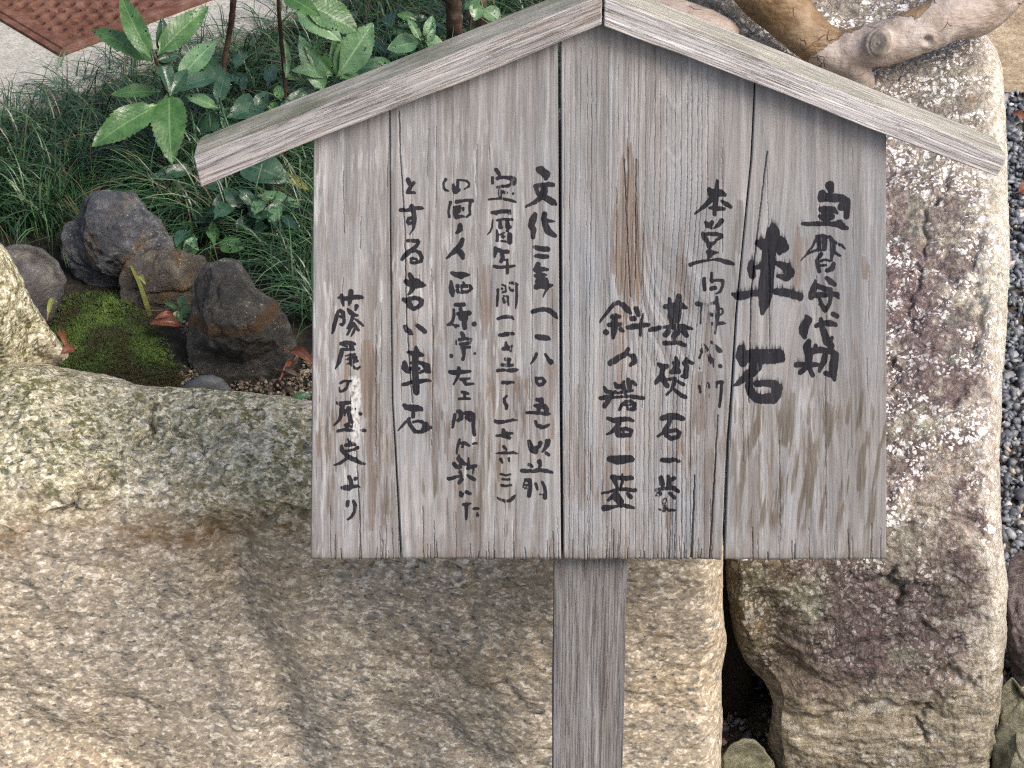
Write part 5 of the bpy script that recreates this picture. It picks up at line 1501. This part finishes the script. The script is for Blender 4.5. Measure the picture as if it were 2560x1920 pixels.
pE, rE = plant('leafy_shrub', 'low dark-leaved plant in the grass under the end of the left cap board', 'shrub', (655, 560))
add_stem(pE, [rE, Z_(640, 520, .535), Z_(640, 470, .57), Z_(655, 410, .60)], .0022, .0015, M_LEAFD)
for i, (b, t, zb, zt, wd, m, fo, tl) in enumerate([
    ((600, 405), (722, 458), .58, .56, 92, M_LEAFD, .15, (.1, 0, .9)), ((486, 424), (372, 442), .56, .56, 38, M_LEAFD, .3, (0, 0, .6)), ((698, 440), (778, 478), .56, .55, 26, M_YELL, .3, (0, 0, .6)),
    ((642, 492), (764, 520), .56, .55, 36, M_LEAFP, .4, (0, 0, 1)), ((560, 548), (548, 482), .53, .56, 54, M_LEAFD, .2, (0, 0, .4)), ((512, 560), (480, 524), .53, .54, 32, M_LEAFD, .2, (0, 0, .5)),
    ((535, 605), (530, 552), .52, .55, 28, M_LEAF, .3, (.2, 0, .3)), ((470, 640), (436, 608), .53, .54, 28, M_LEAF, .2, (0, 0, .6)), ((474, 640), (486, 596), .53, .55, 38, M_LEAF, .2, (0, 0, .5)),
    ((548, 612), (612, 622), .53, .53, 50, M_LEAF, .2, (0, 0, .8)), ((640, 560), (690, 524), .53, .55, 36, M_LEAFD, .2, (0, 0, .6)), ((600, 520), (560, 470), .55, .57, 40, M_LEAFD, .2, (0, 0, .5)),
    ((640, 600), (700, 640), .53, .52, 34, M_LEAFD, .2, (0, 0, .6)), ((590, 580), (640, 540), .53, .54, 40, M_LEAFD, .2, (0, 0, .6)), ((560, 450), (500, 470), .56, .55, 44, M_LEAFD, .2, (0, 0, .6))]):
    add_leaf(pE, b, t, zb, zt, wd, m, 90 + i, fo, .08, tl, serr=.4, shape=.9)
pF, rF = plant('leafy_shrub', 'wet dark shrub with drooping leaves between the two brown stems', 'shrub', (600, 400))
add_stem(pF, [rF, Z_(580, 340, .55), Z_(556, 275, .59), Z_(548, 240, .62)], .0022, .0016, M_LEAFD)
for i, (b, t, zb, zt, wd, m, fo, tl) in enumerate([
    ((556, 276), (476, 246), .59, .58, 40, M_LEAFP, .3, (0, 0, 1)), ((566, 290), (664, 274), .58, .57, 50, M_LEAFD, .2, (0, 0, .9)), ((570, 300), (640, 330), .57, .55, 46, M_LEAFD, .2, (0, 0, .8)), ((560, 300), (480, 330), .57, .55, 44, M_LEAFD, .2, (0, 0, .8)),
    ((556, 270), (570, 340), .58, .55, 34, M_LEAFP, .4, (.4, 0, .6)), ((600, 300), (618, 232), .57, .59, 50, M_LEAFD, .2, (.2, 0, .4)), ((500, 340), (520, 380), .55, .53, 30, M_LEAFP, .2, (.2, 0, .6)), ((560, 320), (596, 400), .56, .54, 44, M_LEAFD, .2, (.1, 0, .5)),
    ((640, 280), (668, 228), .57, .59, 40, M_LEAFD, .2, (.1, 0, .5)), ((470, 280), (440, 330), .57, .54, 40, M_LEAFD, .2, (.1, 0, .5))]):
    add_leaf(pF, b, t, zb, zt, wd, m, 120 + i, fo, .08, tl, serr=.4, shape=.9)
pG, rG = plant('seedling', 'tiny four-leaved green seedling on the brown stone beside the moss', 'seedling', (456, 800), .53)
add_stem(pG, [rG, Z_(450, 775, .55)], .001, .0008, M_LEAF)
for i, (b, t, zt, wd) in enumerate([((450, 773), (494, 778), .553, 20), ((450, 768), (462, 738), .56, 22), ((446, 772), (410, 756), .555, 12), ((447, 776), (438, 802), .545, 20), ((452, 778), (468, 796), .545, 16), ((448, 780), (455, 812), .54, 14)]):
    add_leaf(pG, b, t, .555, zt, wd, M_LEAF, 140 + i, .25, .08, (0, 0, .8), serr=0, shape=.9)

rl = random.Random(77)
for i in range(46):
    bx, by = rl.choice([(600, 400), (655, 520), (520, 320), (640, 260), (700, 560), (500, 560), (560, 200)]); bx += rl.uniform(-60, 60); by += rl.uniform(-50, 50)
    a = rl.uniform(0, 2 * math.pi); L = rl.uniform(40, 85); tx, ty = bx + math.cos(a) * L, by + math.sin(a) * L * .7
    if ty > 640 or bx < 440 or by > 600 or tx < 430: continue
    add_leaf(pE if by > 400 else pF, (bx, by), (tx, ty), rl.uniform(.535, .58), rl.uniform(.53, .57), rl.uniform(20, 42), rl.choice([M_LEAFD, M_LEAFD, M_LEAF, M_LEAFP]), 300 + i, .25, .08, (rl.uniform(-.3, .3), 0, rl.uniform(.3, 1)), serr=.3, shape=.9)
for i in range(16):
    bx, by = rl.uniform(880, 1130), rl.uniform(30, 150); a = rl.uniform(0, 2 * math.pi); L = rl.uniform(35, 65)
    add_leaf(pC, (bx, by), (bx + math.cos(a) * L, by + math.sin(a) * L * .7), .55, .55, rl.uniform(16, 30), rl.choice([M_LEAFD, M_LEAF]), 360 + i, .25, .08, (rl.uniform(-.3, .3), 0, rl.uniform(.3, 1)), serr=.3)
# woody stems
def woody(name, label, pts, r0, r1, mat, seed):
    p = onZ(float(pts[0][0]), float(pts[0][1]), ZB); e = empty(name, p); tag(e, label, 'stem')
    n = len(pts); P = [Z_(x, y, z) for x, y, z in pts]
    add_stem(e, P, r0, r1, mat, 'bark', seed, .22)
woody('woody_stem', 'knobbly brown stem standing between the two leafy shrubs', [(556, 330, .50), (562, 250, .53), (560, 180, .56), (562, 148, .58), (572, 90, .62), (580, 40, .66), (584, -10, .70), (588, -80, .75), (596, -300, .96), (600, -560, 1.2)], .0035, .0062, M_STEM, 3)
woody('young_trunk', 'reddish brown young trunk with a side knot above the left cap board', [(1140, 170, .50), (1135, 100, .56), (1136, 60, .60), (1132, 0, .65), (1130, -80, .72), (1120, -330, .96), (1116, -640, 1.25)], .0130, .0140, M_STEM2, 4)
woody('young_trunk', 'shaded brown stump-like trunk behind the reddish young trunk', [(1185, 160, .50), (1184, 80, .54), (1188, 10, .58), (1190, -60, .64), (1196, -330, .90), (1206, -640, 1.2)], .0185, .0175, M_STEM2, 5)

# ---------------------------------------------------------------- grass
lowb = interp([(-400, 600), (0, 600), (120, 595), (165, 545), (205, 485), (240, 455), (330, 470), (400, 560), (450, 625), (520, 640), (560, 622), (620, 632), (650, 690), (700, 730), (760, 800), (790, 840), (1000, 700), (1500, 500)])
topb = interp([(-400, 470), (0, 345), (120, 285), (235, 232), (350, 186), (500, 142), (640, 96), (760, 40), (860, -5), (1000, -80), (1500, -140)])
def grass():
    rg = np.random.RandomState(3); V = []; Fc = []; tn = []; off = 0; n = 0; S_ = 7
    def blade(root, ang, length, lean, wd, tint, zoff=0):
        nonlocal off
        h = np.array([math.cos(ang), math.sin(ang), 0]); t = np.linspace(0, 1, S_)
        reach = length * lean * t ** 1.7; hh = length * (t * (1.0 - .35 * lean) - .62 * lean * t ** 3)
        c = root + h * reach[:, None] + np.array([0, 0, 1]) * hh[:, None]
        cv = np.cross(h, [0, 0, 1]); c = c + cv * (.07 * length * np.sin(t * 2.4 + ang * 3) * t)[:, None]
        c[:, 2] = np.maximum(c[:, 2], ZB + .006 + .01 * t)
        sd = cv * .8 + VN * 0 + np.array([0, 0, .25]); wv = wd * (1 - t ** 2.2) * .5 + .0002
        for k in range(S_): V.append(c[k] - sd * wv[k]); V.append(c[k] + sd * wv[k]); tn.append(tint); tn.append(tint)
        for k in range(S_ - 1): Fc.append((off + 2 * k, off + 2 * k + 1, off + 2 * k + 3, off + 2 * k + 2))
        off += 2 * S_
    # tufts, then loose blades
    for q in range(2900):
        px = rg.uniform(-200, 1480); py = rg.uniform(-120, 830)
        if q > 2350: px = rg.uniform(-150, 520); py = rg.uniform(330, 620)
        if not (topb(px) + 12 < py < lowb(px) - 4): continue
        r0 = onZ(px, py, ZB - .004); base = rg.uniform(.12, .62)
        for b in range(rg.randint(7, 16)):
            p = r0 + np.array([rg.normal(0, .008), rg.normal(0, .008), 0])
            blade(p, rg.uniform(0, 2 * math.pi), rg.uniform(.07, .19), rg.uniform(.35, 1.15), rg.uniform(.0011, .0034), float(np.clip(base + rg.normal(0, .16), .18, .95)) if rg.rand() > .05 else .0)
    for (px, py, x1, y1, L, td) in ((130, 590, 0, 470, .17, .75), (128, 560, 110, 380, .16, .8), (132, 600, 330, 480, .16, .7), (130, 610, 310, 530, .14, .7), (135, 610, 300, 760, .20, .55), (135, 600, 250, 720, .17, .7), (120, 600, 10, 600, .12, .7),
                                    (150, 640, 160, 770, .12, .6), (600, 690, 775, 740, .16, .8), (700, 640, 640, 500, .14, .7), (150, 240, 150, 60, .14, .85), (155, 230, 200, 60, .13, .85), (230, 210, 250, 110, .10, .2), (232, 215, 340, 140, .12, .15),
                                    (190, 330, 100, 150, .16, .7), (210, 420, 230, 230, .18, .8), (60, 330, -20, 250, .1, .6), (120, 420, 125, 610, .1, .8), (620, 200, 640, 110, .1, .8), (640, 240, 600, 130, .12, .75)):
        r0 = onZ(float(px), float(py), ZB); t0 = onZ(float(x1), float(y1), ZB + .06); a = math.atan2(t0[1] - r0[1], t0[0] - r0[0])
        for k in range(2): blade(r0, a + rg.normal(0, .08), L * rg.uniform(.85, 1.1), .75, .0030, td)
    tag(mesh_obj('grass', np.array(V), np.array(Fc), M_GRASS, attrs={'tint': tn}), kind='stuff')
grass()
# a yellowing blade lying across the brown stone
e, _r = plant('yellow_blade', 'single yellow-green blade lying across the brown stone above the moss', 'grass blade', (376, 790), .52)
P_ = [Z_(376, 792, .53), Z_(366, 760, .555), Z_(350, 712, .58), Z_(326, 664, .60)]
V_ = []; 
for k, p in enumerate(P_):
    w_ = (.0028, .0036, .003, .0012)[k]; V_ += [p + np.array([-w_, 0, .0]), p + np.array([w_, 0, .002])]
mesh_obj('blade', V_, [(2 * k, 2 * k + 1, 2 * k + 3, 2 * k + 2) for k in range(3)], M_YELL, e, world=True, attrs={'across': [0.5] * 8, 'along': [.5] * 8})

# ---------------------------------------------------------------- moss, grit, gravel
def inpoly(x, y, poly):
    p = np.array(poly, float); r_ = np.zeros(len(x), bool); j = len(p) - 1
    for i in range(len(p)):
        c = ((p[i, 1] > y) != (p[j, 1] > y)) & (x < (p[j, 0] - p[i, 0]) * (y - p[i, 1]) / (p[j, 1] - p[i, 1] + 1e-9) + p[i, 0]); r_ ^= c; j = i
    return r_
def pieces(name, P, size, mat, seed, tint, kind='gravel', flat=.6, kindtag='stuff'):
    """many small faceted pieces in one mesh"""
    rg = np.random.RandomState(seed); n = len(P)
    if kind == 'gravel':
        g = (1 + 5 ** .5) / 2
        B = np.array([(-1, g, 0), (1, g, 0), (-1, -g, 0), (1, -g, 0), (0, -1, g), (0, 1, g), (0, -1, -g), (0, 1, -g), (g, 0, -1), (g, 0, 1), (-g, 0, -1), (-g, 0, 1)], float); B /= np.linalg.norm(B[0])
        Fb = np.array([(0, 11, 5), (0, 5, 1), (0, 1, 7), (0, 7, 10), (0, 10, 11), (1, 5, 9), (5, 11, 4), (11, 10, 2), (10, 7, 6), (7, 1, 8), (3, 9, 4), (3, 4, 2), (3, 2, 6), (3, 6, 8), (3, 8, 9), (4, 9, 5), (2, 4, 11), (6, 2, 10), (8, 6, 7), (9, 8, 1)])
        V = B[None] * (1 + rg.uniform(-.36, .36, (n, 12, 1))) * rg.uniform(.6, 1.35, (n, 1, 3)) * np.array([1, .85, flat])
    else:  # leafy moss tufts: three crossed pointed blades
        B = []; Fb = []
        for k in range(4):
            a = k * math.pi / 2 + .4; c, s_ = math.cos(a), math.sin(a); o = len(B)
            B += [(-.25 * s_, .25 * c, 0), (.25 * s_, -.25 * c, 0), (c * .9, s_ * .9, .75)]; Fb.append((o, o + 1, o + 2))
        B = np.array(B, float); Fb = np.array(Fb)
        V = B[None] * rg.uniform(.7, 1.3, (n, 1, 3))
    m = V.shape[1]
    ax = rg.normal(0, 1, (n, 3)); ax[:, 2] += (0 if kind == 'gravel' else 3); ax /= np.linalg.norm(ax, axis=1, keepdims=True)
    th = rg.uniform(0, 2 * math.pi, n); 
    if kind == 'gravel': th2 = th
    c = np.cos(th)[:, None, None]; s_ = np.sin(th)[:, None, None]; A = ax[:, None, :]
    V = V * c + np.cross(np.broadcast_to(A, V.shape), V) * s_ + A * np.sum(A * V, -1, keepdims=True) * (1 - c)
    V = V * np.asarray(size).reshape(-1, 1, 1) + P[:, None, :]
    Fc = (Fb[None] + (np.arange(n) * m)[:, None, None]).reshape(-1, 3)
    o = mesh_obj(name, V.reshape(-1, 3), Fc, mat, smooth=False, attrs={'tint': np.repeat(tint, m)})
    return tag(o, kind=kindtag)
rg = np.random.RandomState(11)
# moss
n = 30000; qx = rg.uniform(100, 540, n); qy = rg.uniform(690, 1010, n)
mp = [(128, 800), (150, 750), (190, 716), (250, 708), (310, 722), (360, 760), (384, 800), (395, 850), (420, 900), (470, 930), (500, 965), (480, 1000), (300, 1010), (200, 990), (150, 900)]
k = inpoly(qx + rg.normal(0, 13, n), qy + rg.normal(0, 10, n), mp); qx, qy = qx[k], qy[k]
P0 = onZ(qx, qy, ZB + .02); P0[:, 2] = bedz(P0[:, 0], P0[:, 1]); P0[:, 2] += .020 * np.clip(1 - ((topx(P0)[:, 0] - 300) / 190) ** 2 - ((topx(P0)[:, 1] - 880) / 150) ** 2, 0, 1)
hg = fb3(P0, 28, 3, 7); P0[:, 2] += .004 + .006 * hg
grn = np.clip(.40 + .55 * sst(-.25, .35, fb3(P0, 14, 3, 5)) + .15 * hg - .30 * sst(150, 60, np.hypot(qx - 400, qy - 770)) - .35 * sst(470, 520, qx) + rg.normal(0, .14, len(qx)), 0, 1)
kk = rg.rand(len(qx)) < .45 + .8 * sst(-.35, .1, fb3(P0, 22, 3, 19)); P0, qx, grn = P0[kk], qx[kk], grn[kk]
pieces('moss', P0, rg.uniform(.0022, .0042, len(qx)), M_MOSS, 12, grn, 'moss')
# grit and small pebbles behind the boulder edge
n = 5200; qx = rg.uniform(380, 900, n); qy = rg.uniform(740, 1010, n)
k = (inpoly(qx, qy, [(380, 775), (470, 790), (480, 900), (500, 945), (560, 955), (740, 935), (760, 880), (900, 860), (900, 1010), (560, 1000), (440, 960), (400, 860)])); qx, qy = qx[k], qy[k]
P0 = onZ(qx, qy, ZB + .008); P0[:, 2] = bedz(P0[:, 0], P0[:, 1]) + .002
pieces('grit', P0, rg.lognormal(math.log(.0021), .45, len(qx)), M_GRIT, 13, np.clip(rg.normal(.5, .25, len(qx)), 0, 1))
# grey gravel between and right of the boulders
ylim = onZ(2540., 240., 0.)[1]
def gr(n, x0, x1, y0, y1, size, s_, name):
    r2 = np.random.RandomState(s_); P0 = np.stack([r2.uniform(x0, x1, n), r2.uniform(y0, y1, n), r2.uniform(.002, .012, n)], -1)
    sz = r2.lognormal(math.log(size), .30, n); t_ = np.clip(r2.beta(2.2, 2.6, n) * .9, 0, .88); t_ = np.where(r2.rand(n) < .05, r2.uniform(.9, 1, n), t_)
    return pieces(name, P0, sz, M_GRAVEL, s_, t_)
gr(13500, .56, 1.15, .30, ylim, .0074, 14, 'gravel')
gr(750, .18, .56, .15, .75, .0065, 15, 'gravel')

# fallen leaves
def dry(px, py, x1, y1, z, wpx, seed, label, mat=M_DRY, arch=.2):
    p = onZ(float(px), float(py), z); e = empty('fallen_leaf', p); tag(e, label, 'leaf')
    add_leaf(e, (px, py), (x1, y1), z + .004, z + .006, wpx, mat, seed, .5, arch, (.2, 0, .9), serr=0, shape=1.0, name='leaf_blade')
    add_stem(e, [Z_(px, py, z + .005), Z_(px + (px - x1) * .25, py + (py - y1) * .25, z + .003)], .0007, .0005, M_DRY, 'leaf_stalk')
dry(456, 815, 374, 812, .535, 30, 201, 'red-brown curled dry leaf below the tiny seedling')
dry(440, 790, 385, 798, .545, 18, 202, 'orange dry leaf just under the tiny seedling')
dry(150, 830, 165, 870, .53, 20, 203, 'upper orange dry leaf at the left edge of the moss')
dry(185, 872, 150, 885, .54, 26, 204, 'lower orange dry leaf against the pale boulder beside the moss')
dry(722, 880, 790, 918, .535, 28, 205, 'large orange dry leaf at the left edge of the board below the banded stone')
dry(735, 900, 700, 955, .525, 16, 206, 'narrow brown dry leaf on the grit left of the board')
dry(120, 790, 132, 745, .55, 14, 207, 'thin pale dry leaf between the grey stone and the moss', M_YELL)
dry(345, 690, 365, 712, .60, 14, 208, 'small pale dry scrap on the brown stone', M_YELL)
dry(2530, 285, 2560, 300, .015, 26, 209, 'orange dry leaf on the grey gravel near the top right')
dry(2545, 480, 2575, 470, .015, 30, 210, 'pinkish dry leaf on the grey gravel at mid right')
dry(725, 1005, 780, 990, .53, 22, 211, 'pale green leaf end poking out at the left edge of the board', M_LEAFP)
dry(700, 926, 752, 944, .53, 16, 212, 'pinkish wood chip on the grit below the banded stone', M_STEM2)
e, _r = plant('twig', 'thin brown twig lying between the moss and the seedling', 'twig', (362, 778), .545)
add_stem(e, [Z_(362, 778, .545), Z_(400, 776, .55), Z_(430, 776, .548)], .0012, .0008, M_STEM2, 'bark', 5)

# water drops resting on the wet leaves
def drops():
    rg = random.Random(9); g = []
    src = [o for o in bpy.data.objects if o.name.startswith('leaf') and o.type == 'MESH' and o.parent and o.parent.name.startswith('leafy_shrub')]
    V = []; Fc = []; off = 0
    import bmesh
    for o in src:
        me = o.data; n = len(me.vertices); loc = np.array(o.parent.location)
        for k in range(rg.randint(3, 9)):
            v = me.vertices[rg.randrange(20, n - 20)]; c = np.array(v.co) + loc; r_ = rg.choice([.0007, .0009, .0013, .0018])
            nn = np.array(v.normal); nn = nn if nn @ VN > 0 else -nn
            t1 = np.cross(nn, [.3, .9, .2]); t1 /= np.linalg.norm(t1); t2 = np.cross(nn, t1)
            for a in range(4):
                ph = a / 3 * math.pi / 2
                for b in range(8):
                    th = b * math.pi / 4; V.append(c + (t1 * math.cos(th) + t2 * math.sin(th)) * r_ * math.cos(ph) + nn * (r_ * .7 * math.sin(ph) + .0001))
            for a in range(3):
                for b in range(8): Fc.append((off + a * 8 + b, off + a * 8 + (b + 1) % 8, off + (a + 1) * 8 + (b + 1) % 8, off + (a + 1) * 8 + b))
            off += 32
    tag(mesh_obj('water_drops', np.array(V), np.array(Fc), M_DROP), kind='stuff')
drops()
